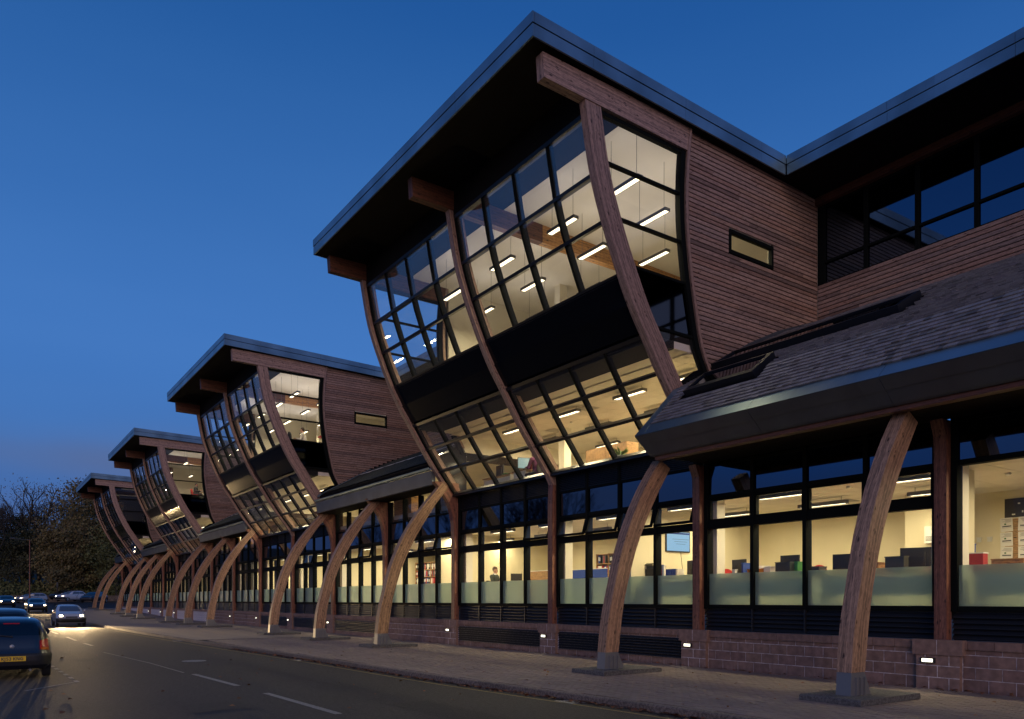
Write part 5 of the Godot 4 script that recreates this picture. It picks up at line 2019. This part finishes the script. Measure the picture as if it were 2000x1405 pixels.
func person(at, turn, label, top, legs, hair, lean, skin = Color(0.42, 0.24, 0.17)):
	# seated at a desk, facing local -z, arms reaching forward to the desk top
	var o = thing("person", label, "person", at, turn)
	var hip = Vector3(0, 0.53, 0.0)
	var chest = Vector3(0, 0.93, -lean * 0.5)
	var neck = Vector3(0, 1.09, -lean * 0.75)
	var head = Vector3(0, 1.23, -lean - 0.02)
	var bones = [
		[hip, Vector3(0, 0.75, -lean * 0.2), 0.15, 0.135, top], [Vector3(0, 0.75, -lean * 0.2), chest, 0.135, 0.15, top],
		[chest + Vector3(-0.15, 0.06, 0), chest + Vector3(0.15, 0.06, 0), 0.085, 0.085, top], [chest, neck, 0.1, 0.06, top], [neck, head, 0.058, 0.055, skin]]
	for s in [-1.0, 1.0]:
		var sh = chest + Vector3(s * 0.19, 0.06, 0)
		var el = sh + Vector3(s * 0.06, -0.27, -0.1)
		var wr = Vector3(s * 0.14, 0.79, el.z - 0.24)
		bones += [[sh, el, 0.062, 0.048, top], [el, wr, 0.048, 0.036, top]]
		var knee = Vector3(s * 0.12, 0.52, -0.44)
		bones += [[Vector3(s * 0.09, 0.53, 0), knee, 0.09, 0.065, legs], [knee, Vector3(s * 0.12, 0.1, -0.4), 0.06, 0.042, legs], [Vector3(s * 0.12, 0.05, -0.4), Vector3(s * 0.13, 0.04, -0.56), 0.045, 0.035, Color(0.02, 0.02, 0.02)]]
	var mb = MB.new()
	sdf_mesh(mb, bones, 0.03, 0.035)
	# head on a finer grid
	var hb = [[head + Vector3(0, 0.035, 0.015), head + Vector3(0, 0.04, 0.015), 0.092, 0.09, skin], [head + Vector3(0, -0.06, -0.035), head + Vector3(0, -0.03, -0.03), 0.055, 0.062, skin], [head + Vector3(0, -0.01, -0.095), head + Vector3(0, -0.03, -0.11), 0.012, 0.016, skin],
		[head + Vector3(0, -0.12, 0.01), head + Vector3(0, -0.04, 0.0), 0.052, 0.05, skin]]
	for s in [-1.0, 1.0]:
		hb.append([head + Vector3(s * 0.085, 0.02, 0.01), head + Vector3(s * 0.088, -0.02, 0.0), 0.018, 0.012, skin])
		hb.append([head + Vector3(s * 0.033, 0.012, -0.085), head + Vector3(s * 0.033, 0.013, -0.085), 0.011, 0.011, Color(0.05, 0.04, 0.04)])
	hb.append([head + Vector3(-0.02, -0.062, -0.088), head + Vector3(0.02, -0.062, -0.088), 0.007, 0.007, Color(0.3, 0.1, 0.09)])
	sdf_mesh(mb, hb, 0.011, 0.014)
	for s in [-1.0, 1.0]:                                  # hands with five fingers resting on the desk
		var el = chest + Vector3(s * 0.25, -0.21, -0.1)
		var w = Vector3(s * 0.14, 0.79, el.z - 0.24)
		var d = (w - el).normalized() * Vector3(1, 0, 1)
		d = d.normalized()
		var side = Vector3(-d.z, 0, d.x)
		var fb = [[w, w + d * 0.075, 0.026, 0.03, skin], [w + side * 0.018, w + d * 0.08 + side * 0.025, 0.018, 0.016, skin], [w - side * 0.018, w + d * 0.08 - side * 0.025, 0.018, 0.016, skin]]
		for q in [[-0.027, 0.055], [-0.009, 0.07], [0.009, 0.074], [0.027, 0.066]]:
			var k0 = w + d * 0.085 + side * q[0]
			var k1 = k0 + d * q[1] * 0.55 + Vector3(0, 0.004, 0) + side * q[0] * 0.2
			fb.append([k0, k1, 0.0095, 0.009, skin])
			fb.append([k1, k1 + d * q[1] * 0.45 + Vector3(0, -0.018, 0), 0.009, 0.0075, skin])
		fb.append([w + d * 0.03 - side * 0.025 * s, w + d * 0.07 - side * 0.055 * s, 0.013, 0.009, skin])
		sdf_mesh(mb, fb, 0.008, 0.006)
	part(mb, "body", M.body, o)
	var hm = MB.new()
	var hc = hair
	sdf_mesh(hm, [[head + Vector3(0, 0.062, 0.03), head + Vector3(0, 0.065, 0.01), 0.096, 0.09, hc], [head + Vector3(0, 0.0, 0.055), head + Vector3(0, 0.05, 0.045), 0.062, 0.075, hc], [head + Vector3(-0.06, 0.03, 0.03), head + Vector3(0.06, 0.03, 0.03), 0.045, 0.045, hc]], 0.013, 0.02)
	part(hm, "hair", M.body, o)
	return o

func build_people():
	var p1 = person(P(25.42, 16.9, 1.60), PI + 0.3, "seated person in dark jacket over a white collar facing right at a desk", Color(0.035, 0.04, 0.035), Color(0.03, 0.03, 0.04), Color(0.09, 0.05, 0.03), 0.06)
	var cl = MB.new()
	cl.lathe(Vector3(0, 1.06, -0.045), Vector3.UP, [[0.0, 0.085], [0.05, 0.072], [0.05, 0.06]], 14)
	part(cl, "shirt_collar", M.paper, p1)
	chair(P(25.42, 16.9, 1.5), PI + 0.3, M.black_plastic, "dark chair under the seated person in the dark jacket")
	person(P(20.92, 15.66, 5.40), 0.0, "person in a purple top leaning on a desk beside a lit monitor upstairs", Color(0.10, 0.012, 0.075), Color(0.02, 0.02, 0.03), Color(0.02, 0.012, 0.01), 0.16)
	chair(P(20.92, 15.66, 5.38), 0.0, M.black_plastic, "dark chair under the person in the purple top")
	person(P(62.4, 14.15, 9.22), -PI * 0.5 - 0.5, "person in dark clothes at a desk in the top office of third wing", Color(0.02, 0.02, 0.022), Color(0.02, 0.02, 0.03), Color(0.012, 0.01, 0.01), 0.05)
	chair(P(62.4, 14.15, 9.2), -PI * 0.5 - 0.5, M.red_fabric, "red chair under the person in the third wing")
	person(P(39.1, 14.2, 9.22), -PI * 0.5 + 2.6, "person half hidden behind a black high-backed chair in the second wing", Color(0.5, 0.48, 0.45), Color(0.03, 0.03, 0.04), Color(0.03, 0.018, 0.012), 0.08)
	person(P(38.3, 16.1, 1.62), PI + 0.2, "dark-haired person seated low behind the frosted band beside the third curved column", Color(0.02, 0.02, 0.022), Color(0.02, 0.02, 0.03), Color(0.012, 0.01, 0.01), 0.05)

# ------------------------------------------------------------------ cars
# levels: height, rear x, front x, half width, corner radius; local +x is the front, built from the ground up
var HATCH = [[0.22, 0.14, 3.46, 0.70, 0.16], [0.30, 0.03, 3.57, 0.785, 0.26], [0.42, 0.0, 3.62, 0.81, 0.34], [0.55, 0.0, 3.61, 0.815, 0.36], [0.60, 0.05, 3.58, 0.815, 0.36], [0.72, 0.07, 3.46, 0.81, 0.36], [0.84, 0.11, 3.28, 0.795, 0.34], [0.90, 0.13, 2.95, 0.78, 0.32], [0.94, 0.15, 2.72, 0.77, 0.3], [1.06, 0.22, 2.50, 0.73, 0.28], [1.18, 0.31, 2.28, 0.68, 0.27], [1.27, 0.40, 2.08, 0.635, 0.26], [1.335, 0.52, 1.86, 0.58, 0.26], [1.375, 0.7, 1.62, 0.50, 0.24], [1.395, 0.95, 1.38, 0.36, 0.18], [1.40, 1.1, 1.25, 0.15, 0.06]]

func car_point(lv, a, y):                              # a in 0..1 round the car from the middle of the rear, clockwise from above
	var i = 0
	while i < lv.size() - 2 and lv[i + 1][0] < y: i += 1
	var s = clamp((y - lv[i][0]) / max(lv[i + 1][0] - lv[i][0], 1e-6), 0, 1)
	var L = []
	for k in 5: L.append(lerp(float(lv[i][k]), float(lv[i + 1][k]), s))
	var w = L[3]
	var r = min(L[4], w * 0.98)
	r = min(r, (L[2] - L[1]) * 0.49)
	# quarter marks: rear flat, corner, side, corner, front flat
	var m = [0.0, 0.07, 0.16, 0.34, 0.43, 0.5]
	var mir = 1.0
	if a > 0.5:
		a = 1.0 - a
		mir = -1.0
	var x
	var z
	if a < m[1]:
		x = L[1]
		z = (w - r) * a / m[1]
	elif a < m[2]:
		var t = (a - m[1]) / (m[2] - m[1]) * PI * 0.5
		x = L[1] + r * (1.0 - cos(t))
		z = w - r + r * sin(t)
	elif a < m[3]:
		x = lerp(L[1] + r, L[2] - r, (a - m[2]) / (m[3] - m[2]))
		z = w
	elif a < m[4]:
		var t = (a - m[3]) / (m[4] - m[3]) * PI * 0.5
		x = L[2] - r + r * sin(t)
		z = w - r + r * cos(t)
	else:
		x = L[2]
		z = (w - r) * (1.0 - (a - m[4]) / (m[5] - m[4]))
	return Vector3(x, y, z * mir)

func car_normal(lv, a, y):
	var e = 0.004
	var da = car_point(lv, fposmod(a + e, 1.0), y) - car_point(lv, fposmod(a - e, 1.0), y)
	var dy = car_point(lv, a, y + 0.012) - car_point(lv, a, y - 0.012)
	var nn = dy.cross(da).normalized()
	var c = car_point(lv, a, y) - Vector3((lv[3][1] + lv[3][2]) * 0.5, y - 0.05, 0)
	if nn.dot(c) < 0: nn = -nn
	return nn

func car_patch(lv, a0, a1, y0, y1, na, ny, lift, slope0 = 0.0, slope1 = 0.0):
	var mb = MB.new()
	var g = []
	for j in ny + 1:
		var row = []
		for i in na + 1:
			var t = float(i) / na
			var a = lerp(float(a0), float(a1), t)
			var y = lerp(float(y0) + slope0 * t, float(y1) + slope1 * t, float(j) / ny)
			a = fposmod(a, 1.0)
			var nn = car_normal(lv, a, y)
			row.append([car_point(lv, a, y) + nn * lift, nn])
		g.append(row)
	for j in ny:
		for i in na:
			var q = [g[j][i], g[j][i + 1], g[j + 1][i + 1], g[j + 1][i]]
			mb.tri_n(q[0][0], q[1][0], q[2][0], q[0][1], q[1][1], q[2][1])
			mb.tri_n(q[0][0], q[2][0], q[3][0], q[0][1], q[2][1], q[3][1])
	return mb

func make_car(lv, paint, label, at, turn, group, lamps, plate = "", bumper = null):
	var o = thing("parked_car" if lamps < 2 else "car", label, "car", at, turn, group)
	var hgt = lv[lv.size() - 1][0]
	var ys = []
	for q in lv: ys.append(q[0])
	var mb = MB.new()
	var na = 72
	var rings = []
	for k in lv.size():
		var row = []
		for i in na:
			var a = float(i) / na
			row.append([car_point(lv, a, ys[k]), car_normal(lv, a, clamp(ys[k], ys[0] + 0.02, hgt - 0.004))])
		rings.append(row)
	for k in lv.size() - 1:
		for i in na:
			var j = (i + 1) % na
			var q = [rings[k][i], rings[k][j], rings[k + 1][j], rings[k + 1][i]]
			mb.tri_n(q[0][0], q[1][0], q[2][0], q[0][1], q[1][1], q[2][1])
			mb.tri_n(q[0][0], q[2][0], q[3][0], q[0][1], q[2][1], q[3][1])
	var top = Vector3((lv[-1][1] + lv[-1][2]) * 0.5, hgt, 0)
	for i in na: mb.tri(top, rings[-1][i][0], rings[-1][(i + 1) % na][0], Vector3.UP)
	var bot = Vector3(1.8, ys[0], 0)
	for i in na: mb.tri(bot, rings[0][i][0], rings[0][(i + 1) % na][0], Vector3.DOWN)
	part(mb, "body", paint, o)
	var h = hgt / 1.4
	# glass: rear, front, sides with pillars between
	part(car_patch(lv, -0.098, 0.098, 0.985 * h, 1.29 * h, 14, 5, 0.006), "rear_window", M.car_glass, o)
	part(car_patch(lv, 0.405, 0.595, 0.97 * h, 1.31 * h, 14, 5, 0.006), "windscreen", M.car_glass, o)
	for s in [1.0, -1.0]:
		part(car_patch(lv, s * 0.165, s * 0.235, 0.965 * h, 1.27 * h, 6, 4, 0.006), "side_window", M.car_glass, o)
		part(car_patch(lv, s * 0.245, s * 0.355, 0.955 * h, 1.28 * h, 8, 4, 0.006), "side_window", M.car_glass, o)
		part(car_patch(lv, s * 0.24, s * 0.244, 0.36 * h, 1.27 * h, 1, 8, 0.004), "door_gap", M.black_plastic, o)
		part(car_patch(lv, s * 0.345, s * 0.349, 0.36 * h, 0.92 * h, 1, 8, 0.004), "door_gap", M.black_plastic, o)
		var dh = MB.new()
		var hp = car_point(lv, fposmod(s * 0.262, 1.0), 0.82 * h)
		dh.box(hp + Vector3(0, 0, s * 0.012), Vector3(0.16, 0.03, 0.025))
		part(dh, "door_handle", M.black_plastic, o)
		var mr = MB.new()
		var mp = car_point(lv, fposmod(s * 0.345, 1.0), 0.97 * h)
		mr.lathe(mp + Vector3(-0.03, 0.03, s * 0.1), Vector3(1, 0, 0), [[-0.05, 0.0], [-0.05, 0.075], [0.03, 0.07], [0.07, 0.03], [0.08, 0.0]], 12)
		mr.box(mp + Vector3(0, 0.0, s * 0.03), Vector3(0.04, 0.03, 0.1))
		part(mr, "door_mirror", paint, o)
		# tail lamps curl round the rear corners, headlamps round the front ones
		part(car_patch(lv, s * 0.088, s * 0.128, 0.66 * h, 0.86 * h, 6, 5, 0.009, -0.02, 0.05), "tail_lamp", M.tail_red, o)
		part(car_patch(lv, s * 0.092, s * 0.124, 0.665 * h, 0.70 * h, 6, 2, 0.013, -0.015, 0.0), "indicator_lens", M.tail_amber, o)
		part(car_patch(lv, s * 0.398, s * 0.428, 0.635 * h, 0.735 * h, 6, 4, 0.009), "headlight", M.headlamp if lamps > 0 else M.steel, o)
	# bumpers and underbody
	var bp = bumper if bumper else M.black_plastic
	part(car_patch(lv, -0.16, 0.16, 0.32 * h, 0.565 * h, 30, 4, 0.022), "rear_bumper", bp, o)
	part(car_patch(lv, 0.34, 0.66, 0.30 * h, 0.54 * h, 30, 4, 0.02), "front_bumper", bp, o)
	var gr = car_patch(lv, 0.45, 0.55, 0.56 * h, 0.64 * h, 8, 2, 0.012)
	part(gr, "grille", M.black_plastic, o)
	# wheels in dark arches
	var wl = lv[2][2]
	for s in [1.0, -1.0]:
		for x in [wl * 0.17, wl * 0.83]:
			var zz = car_point(lv, 0.25, 0.42)[2] * s
			var ar = MB.new()
			for i in 16:
				var t0 = PI * i / 16.0
				var t1 = PI * (i + 1) / 16.0
				var c = Vector3(x, 0.29, zz + s * 0.008)
				var q = []
				for w in [[t0, 0.27], [t1, 0.27], [t1, 0.35], [t0, 0.35]]: q.append(c + Vector3(cos(w[0]) * w[1], sin(w[0]) * w[1], 0))
				ar.quad(q[0], q[1], q[2], q[3], Vector3(0, 0, s))
			part(ar, "wheel_arch", M.black_plastic, o)
			var ty = MB.new()
			ty.lathe(Vector3(x, 0.285, zz - s * 0.16), Vector3(0, 0, s), [[0.0, 0.0], [0.0, 0.26], [0.02, 0.282], [0.15, 0.285], [0.172, 0.262], [0.175, 0.19]], 26)
			var wp = part(ty, "wheel", M.tyre, o)
			var rm = MB.new()
			rm.lathe(Vector3(x, 0.285, zz + s * 0.0), Vector3(0, 0, s), [[0.014, 0.19], [0.0, 0.17], [-0.03, 0.15], [-0.02, 0.05], [0.005, 0.04], [0.01, 0.0]], 20)
			for i in 6:
				var d = Vector3(cos(TAU * i / 6), sin(TAU * i / 6), 0)
				rm.bar(Vector3(x, 0.285, zz) + d * 0.03, Vector3(x, 0.285, zz - s * 0.005) + d * 0.17, 0.035, 0.02, Vector3(0, 0, 1))
			part(rm, "rim", M.alloy, wp)
	if plate != "":
		var pl = MB.new()
		var px = car_point(lv, 0.0, 0.55)[0] - 0.03
		pl.box(Vector3(px, 0.47, 0), Vector3(0.012, 0.112, 0.52))
		var pp = part(pl, "number_plate", M.number_yellow, o)
		var tm = TextMesh.new()
		var sf = SystemFont.new()
		sf.font_names = PackedStringArray(["Droid Sans"])
		sf.font_weight = 700
		tm.font = sf
		tm.text = plate
		tm.font_size = 64
		tm.pixel_size = 0.0016
		tm.depth = 0.003
		var ti = MeshInstance3D.new()
		ti.name = "plate_lettering"
		ti.mesh = tm
		ti.material_override = M.print
		pp.add_child(ti)
		ti.position = Vector3(px - 0.0078, 0.47, 0)
		ti.rotation.y = -PI / 2
		ti.scale = Vector3(0.94, 1.0, 1.0)
		# oval badge, wiper, exhaust and high lamp
		var bd = MB.new()
		var bx = car_point(lv, 0.0, 0.74)
		bd.lathe(bx + Vector3(0.01, 0, 0), Vector3(-1, 0, 0.0), [[0.0, 0.05], [0.018, 0.045], [0.022, 0.0]], 18)
		part(bd, "badge", M.alloy, o)
		var wi = MB.new()
		var w0 = car_point(lv, 0.0, 0.965) + Vector3(-0.02, 0, 0)
		var w1 = car_point(lv, 0.935, 1.02) + Vector3(-0.02, 0, 0)
		wi.bar(w0, w1, 0.02, 0.012)
		wi.tube(w0 + Vector3(0.02, 0, 0), w0 - Vector3(0.012, 0, 0), 0.022, 0.018, 10)
		part(wi, "rear_wiper", M.black_plastic, o)
		part(car_patch(lv, -0.03, 0.03, 1.235, 1.26, 4, 1, 0.01), "high_brake_lamp", M.tail_red, o)
		var ex = MB.new()
		ex.tube(Vector3(0.02, 0.2, 0.35), Vector3(0.3, 0.21, 0.35), 0.025, 0.025, 10)
		part(ex, "exhaust", M.steel, o)
	if lamps > 1:
		for s in [1.0, -1.0]:
			var sp = SpotLight3D.new()
			sp.name = "headlight_light"
			sp.light_energy = lamps
			sp.light_color = Color(1, 0.85, 0.62)
			sp.spot_angle = 27.0
			sp.spot_range = 60.0
			sp.light_size = 0.06
			sp.spot_attenuation = 2.0
			sp.shadow_enabled = true
			o.add_child(sp)
			sp.position = car_point(lv, fposmod(s * 0.412, 1.0), 0.69 * h) + Vector3(0.06, 0, 0)
			sp.rotation = Vector3(0, -PI / 2, 0)
			sp.rotate_object_local(Vector3.RIGHT, -0.02)
	return o

func scaled(lv, sx, sy, sz):
	var r = []
	for q in lv: r.append([q[0] * sy, q[1] * sx, q[2] * sx, q[3] * sz, q[4] * sz])
	return r

func paint(key, r, g, b):
	var m = mat(key, lin(r, g, b), 0.32, 0.0)
	m.clearcoat_enabled = true
	m.clearcoat = 1.0
	m.clearcoat_roughness = 0.06
	return m

func build_street():
	# heading: local +x is the front. Facing away along the street: +x -> -z, so a turn of 90 degrees
	var navy = paint("navy_paint", 0.006, 0.008, 0.015)
	var dark = paint("charcoal_paint", 0.02, 0.02, 0.022)
	var silver = paint("silver_paint", 0.36, 0.37, 0.40)
	var white = paint("white_paint", 0.55, 0.55, 0.57)
	var away = PI / 2
	make_car(scaled(HATCH, 1.0, 1.0, 0.95), navy, "small dark blue hatchback with yellow rear plate parked at the road's left edge", P(20.75, 0.79, -0.12), away, "", 0, "KJ53 KNG")
	make_car(scaled(HATCH, 1.12, 1.12, 1.03), dark, "dark car parked in front of the blue hatchback, only its roof showing", P(25.6, 0.74, -0.12), away, "", 0)
	# traffic coming towards the camera in the lane beside the kerb, at rest
	var est = scaled(HATCH, 1.17, 1.06, 1.07)
	var toward = -PI / 2
	make_car(est, silver, "silver car with lit headlights driving towards the camera beside the kerb", P(63.0, 5.55, road_y(63.0)), toward, "", 120.0)
	make_car(est, dark, "dark car with lit headlights behind the silver car, nearer the road's middle", P(97.0, 5.6, road_y(97.0)), toward + 0.04, "", 20.0)
	make_car(est, navy, "dark car with lit headlights at far left edge of the road", P(114.0, 3.6, road_y(114.0)), toward + 0.02, "", 15.0)
	make_car(est, silver, "silver estate parked across the far end of the road beside the slim sign", P(130.5, 9.0, road_y(130.0) + 0.08), toward - 1.0, "", 1)
	make_car(est, white, "white car parked beside the far end of the building", P(126.5, 13.4, road_y(126.0) + 0.45), toward - 0.9, "", 1)
	make_car(est, dark, "black car parked between the silver estate and the white car", P(137.0, 13.2, road_y(134.0) + 0.5), toward - 0.8, "", 0)
	make_car(est, navy, "blue car glimpsed between the farthest curved columns", P(116.5, 14.6, road_y(116.0) + 0.5), toward - 0.6, "", 0)
	# street lamp, unlit
	var base = P(111.7, 6.05, road_y(111.7))
	var sl = thing("street_lamp", "unlit tall street lamp with one horizontal arm before the dark trees", "street lamp", base)
	var mb = MB.new()
	mb.tube(Vector3.ZERO, Vector3(0, 1.4, 0), 0.11, 0.1, 12)
	mb.tube(Vector3(0, 1.4, 0), Vector3(0, 8.3, 0), 0.075, 0.055, 12)
	part(mb, "pole", M.post_wood, sl)
	mb = MB.new()
	mb.tube(Vector3(0, 8.3, 0), Vector3(-1.5, 8.38, 0), 0.045, 0.035, 10)
	part(mb, "arm", M.grey_plastic, sl)
	mb = MB.new()
	mb.lathe(Vector3(-1.4, 8.4, 0), Vector3(-1, 0.03, 0), [[0.0, 0.0], [0.0, 0.05], [0.15, 0.11], [0.5, 0.1], [0.68, 0.03], [0.7, 0.0]], 12)
	part(mb, "lantern", M.grey_plastic, sl)
	mb = MB.new()
	mb.box(Vector3(0.28, 1.55, 0), Vector3(0.42, 0.16, 0.02))
	part(mb, "small_sign", M.white_plastic, sl)
	var sg = thing("sign_post", "slim dark sign post with a narrow pale plate by the silver estate", "sign post", P(127.0, 10.2, road_y(127.0)))
	mb = MB.new()
	mb.tube(Vector3.ZERO, Vector3(0, 2.6, 0), 0.055, 0.05, 10)
	part(mb, "pole", M.black_plastic, sg)
	mb = MB.new()
	mb.box(Vector3(0, 2.75, 0.0), Vector3(0.2, 0.75, 0.06))
	part(mb, "plate", M.grey_plastic, sg)
	# low stone wall at the foot of the bank
	var wl = thing("boundary_wall", "low brown stone wall at the foot of the wooded bank", "wall", P(139.0, 8.0, road_y(136.0)))
	var r = RandomNumberGenerator.new()
	r.seed = 71
	for k in 4:
		mb = MB.new()
		for row in 4:
			var v = -20.0 + k * 14.0
			while v < -6.0 + k * 14.0:
				var w = r.randf_range(0.35, 0.7)
				var tn = r.randf_range(0.6, 1.1)
				mb.col = Color(tn, tn * 0.95, tn * 0.9)
				mb.box(Vector3(v + w * 0.5, 0.14 + row * 0.28, r.randf_range(-0.02, 0.02)), Vector3(w - 0.02, 0.265, 0.4))
				v += w
		part(mb, "stonework", M.kerbstone, wl, true)

# ------------------------------------------------------------------ trees
func branch(mb, a, d, l, r, depth, rg, tips, spread):
	var b = a + d * l
	mb.tube(a, b, r, r * 0.7, 6 if depth > 2 else 4, false)
	if depth == 0:
		tips.append(b)
		return
	var n = 2 if depth < 3 else 3
	for i in n:
		var ax = Vector3(rg.randf_range(-1, 1), rg.randf_range(-0.3, 0.3), rg.randf_range(-1, 1)).normalized()
		var nd = (d + ax * spread + Vector3.UP * 0.22).normalized()
		branch(mb, b, nd, l * rg.randf_range(0.68, 0.86), r * 0.66, depth - 1, rg, tips, spread)
	if depth > 1: tips.append(b)

func make_tree(called, label, at, h, s, leaf, count, group, depth = 5, spread = 0.62):
	var rg = RandomNumberGenerator.new()
	rg.seed = s
	var o = thing(called, label, "tree", at, rg.randf() * TAU, group)
	var mb = MB.new()
	var tips = []
	branch(mb, Vector3.ZERO, Vector3(rg.randf_range(-0.06, 0.06), 1, rg.randf_range(-0.06, 0.06)).normalized(), h * (0.24 if count == 0 or called == "birch_tree" else 0.185), h * 0.016, depth, rg, tips, spread)
	part(mb, "trunk", M.bark, o)
	if count == 0: return o
	var lm = MB.new()
	var airy = called == "birch_tree"
	var clumps = []
	for i in 46:                                           # leaf clumps fill the crown's volume, low skirts included
		var an = rg.randf() * TAU
		var yy = pow(rg.randf(), 0.8)
		var rad = h * (0.30 if airy else 0.36) * sqrt(max(0.05, sin(PI * clamp(0.12 + yy * 0.86, 0, 1)))) * sqrt(rg.randf())
		clumps.append([Vector3(cos(an) * rad, h * (0.10 + 0.84 * yy), sin(an) * rad), h * rg.randf_range(0.05, 0.12)])
	for i in count:
		var q = clumps[rg.randi() % clumps.size()]
		var c = q[0] + Vector3(rg.randfn(), rg.randfn() * 0.7, rg.randfn()) * q[1] * 0.75
		if airy or i % 4 == 0: c = tips[rg.randi() % tips.size()] + Vector3(rg.randfn(), rg.randfn() * 0.8 - (0.8 if airy else 0.0), rg.randfn()) * h * 0.045
		c.y = max(c.y, 0.3)
		var n0 = Vector3(rg.randf_range(-1, 1), rg.randf_range(-0.2, 1), rg.randf_range(-1, 1)).normalized()
		var sd = n0.cross(Vector3(rg.randf(), rg.randf(), rg.randf())).normalized()
		var up = n0.cross(sd)
		var sz = rg.randf_range(0.11, 0.26) * (0.7 if airy else 1.0)
		var tn = rg.randf_range(0.45, 1.35)
		lm.col = Color(tn, tn * rg.randf_range(0.8, 1.05), tn * 0.9)
		lm.quad(c - sd * sz, c - up * sz * 0.6, c + sd * sz, c + up * sz * 0.6, n0)
	part(lm, "crown", leaf, o)
	return o

func build_trees():
	var g = "trees on the bank at the end of the road"
	var list = [
		["bare_tree", "bare leafless tree at far left above the parked cars", 146.0, 3.5, 15.0, 5, null, 0],
		["bare_tree", "bare thin tree left of the birch, behind the street lamp", 156.0, 6.5, 16.0, 6, null, 0],
		["birch_tree", "tall drooping thin-leaved birch rising above its neighbours", 152.0, 9.6, 21.0, 7, "leaf_brown", 1500],
		["birch_tree", "shorter thin-leaved birch right of the tall one", 158.0, 12.6, 18.0, 8, "leaf_brown", 1100],
		["broad_tree", "big round autumn-brown tree left of the farthest wing", 146.0, 16.2, 18.5, 9, "leaf_brown", 14000],
		["broad_tree", "olive broad tree low in front of the big brown tree", 143.0, 12.8, 12.5, 10, "leaf_brown", 12000],
		["broad_tree", "dark green tree tucked behind the farthest wing", 150.0, 20.6, 17.0, 11, "leaf_olive", 13000],
		["broad_tree", "olive tree half hidden by the end of the building", 140.0, 19.5, 13.0, 12, "leaf_olive", 7000],
		["dark_tree", "dark evergreen mass at far left behind the bare trees", 162.0, 4.6, 12.5, 13, "leaf_dark", 7500],
		["dark_tree", "dark evergreen directly behind the street lamp", 160.0, 8.8, 12.0, 14, "leaf_dark", 7500],
		["dark_tree", "dark evergreen filling the gap under the birches", 150.0, 7.0, 10.0, 15, "leaf_dark", 6500],
		["dark_tree", "dark evergreen behind the brown autumn tree", 168.0, 17.0, 15.0, 16, "leaf_dark", 6500],
		["broad_tree", "olive tree behind the end of the building, seen past the columns", 138.0, 26.0, 15.0, 17, "leaf_olive", 7000],
		["dark_tree", "dark evergreen past the building's far corner", 150.0, 34.0, 16.0, 18, "leaf_dark", 6500],
		["dark_tree", "dark evergreen left of the road's end", 150.0, -3.0, 14.0, 19, "leaf_dark", 6500]]
	for q in list:
		make_tree(q[0], q[1], P(q[2], q[3], ground_h(q[2], q[3]) - 0.3), q[4], q[5], M[q[6]] if q[6] else null, q[7], g, 6 if q[7] == 0 else 5, 0.5 if q[0] == "bare_tree" else 0.65)
	# bare trees on the other side of the street, seen mirrored in the dark panes
	var opp = [[31.0, -12.5, 9.0], [54.0, -12.0, 13.0], [62.0, -14.0, 14.0], [73.0, -13.0, 15.0], [88.0, -12.0, 13.0]]
	for i in opp.size():
		make_tree("bare_tree", "bare street tree across the road, %s from the camera, mirrored in the dark panes" % ORD[i], P(opp[i][0], opp[i][1], -0.2), opp[i][2], 40 + i, null, 0, "bare trees across the street", 6, 0.5)
	# scrub at the foot of the bank
	var rg = RandomNumberGenerator.new()
	rg.seed = 77
	var mb = MB.new()
	for i in 9000:
		var v = rg.randf_range(-18.0, 40.0)
		var u = rg.randf_range(140.0, 150.0)
		var c = P(u, v, ground_h(u, v) + absf(rg.randfn()) * 0.7)
		var sd = Vector3(rg.randf_range(-1, 1), rg.randf_range(-0.4, 0.4), rg.randf_range(-1, 1)).normalized() * 0.22
		var up = Vector3(rg.randf_range(-0.4, 0.4), 1, rg.randf_range(-0.4, 0.4)).normalized() * 0.16
		var tn = rg.randf_range(0.4, 1.2)
		mb.col = Color(tn, tn * 0.95, tn * 0.85)
		mb.quad(c - sd, c - up, c + sd, c + up, Vector3(0, 0, 1))
	var sc = part(mb, "scrub", M.leaf_olive, self)
	sc.set_meta("kind", "stuff")
	tag(sc, "low dark scrub along the foot of the wooded bank", "bushes")
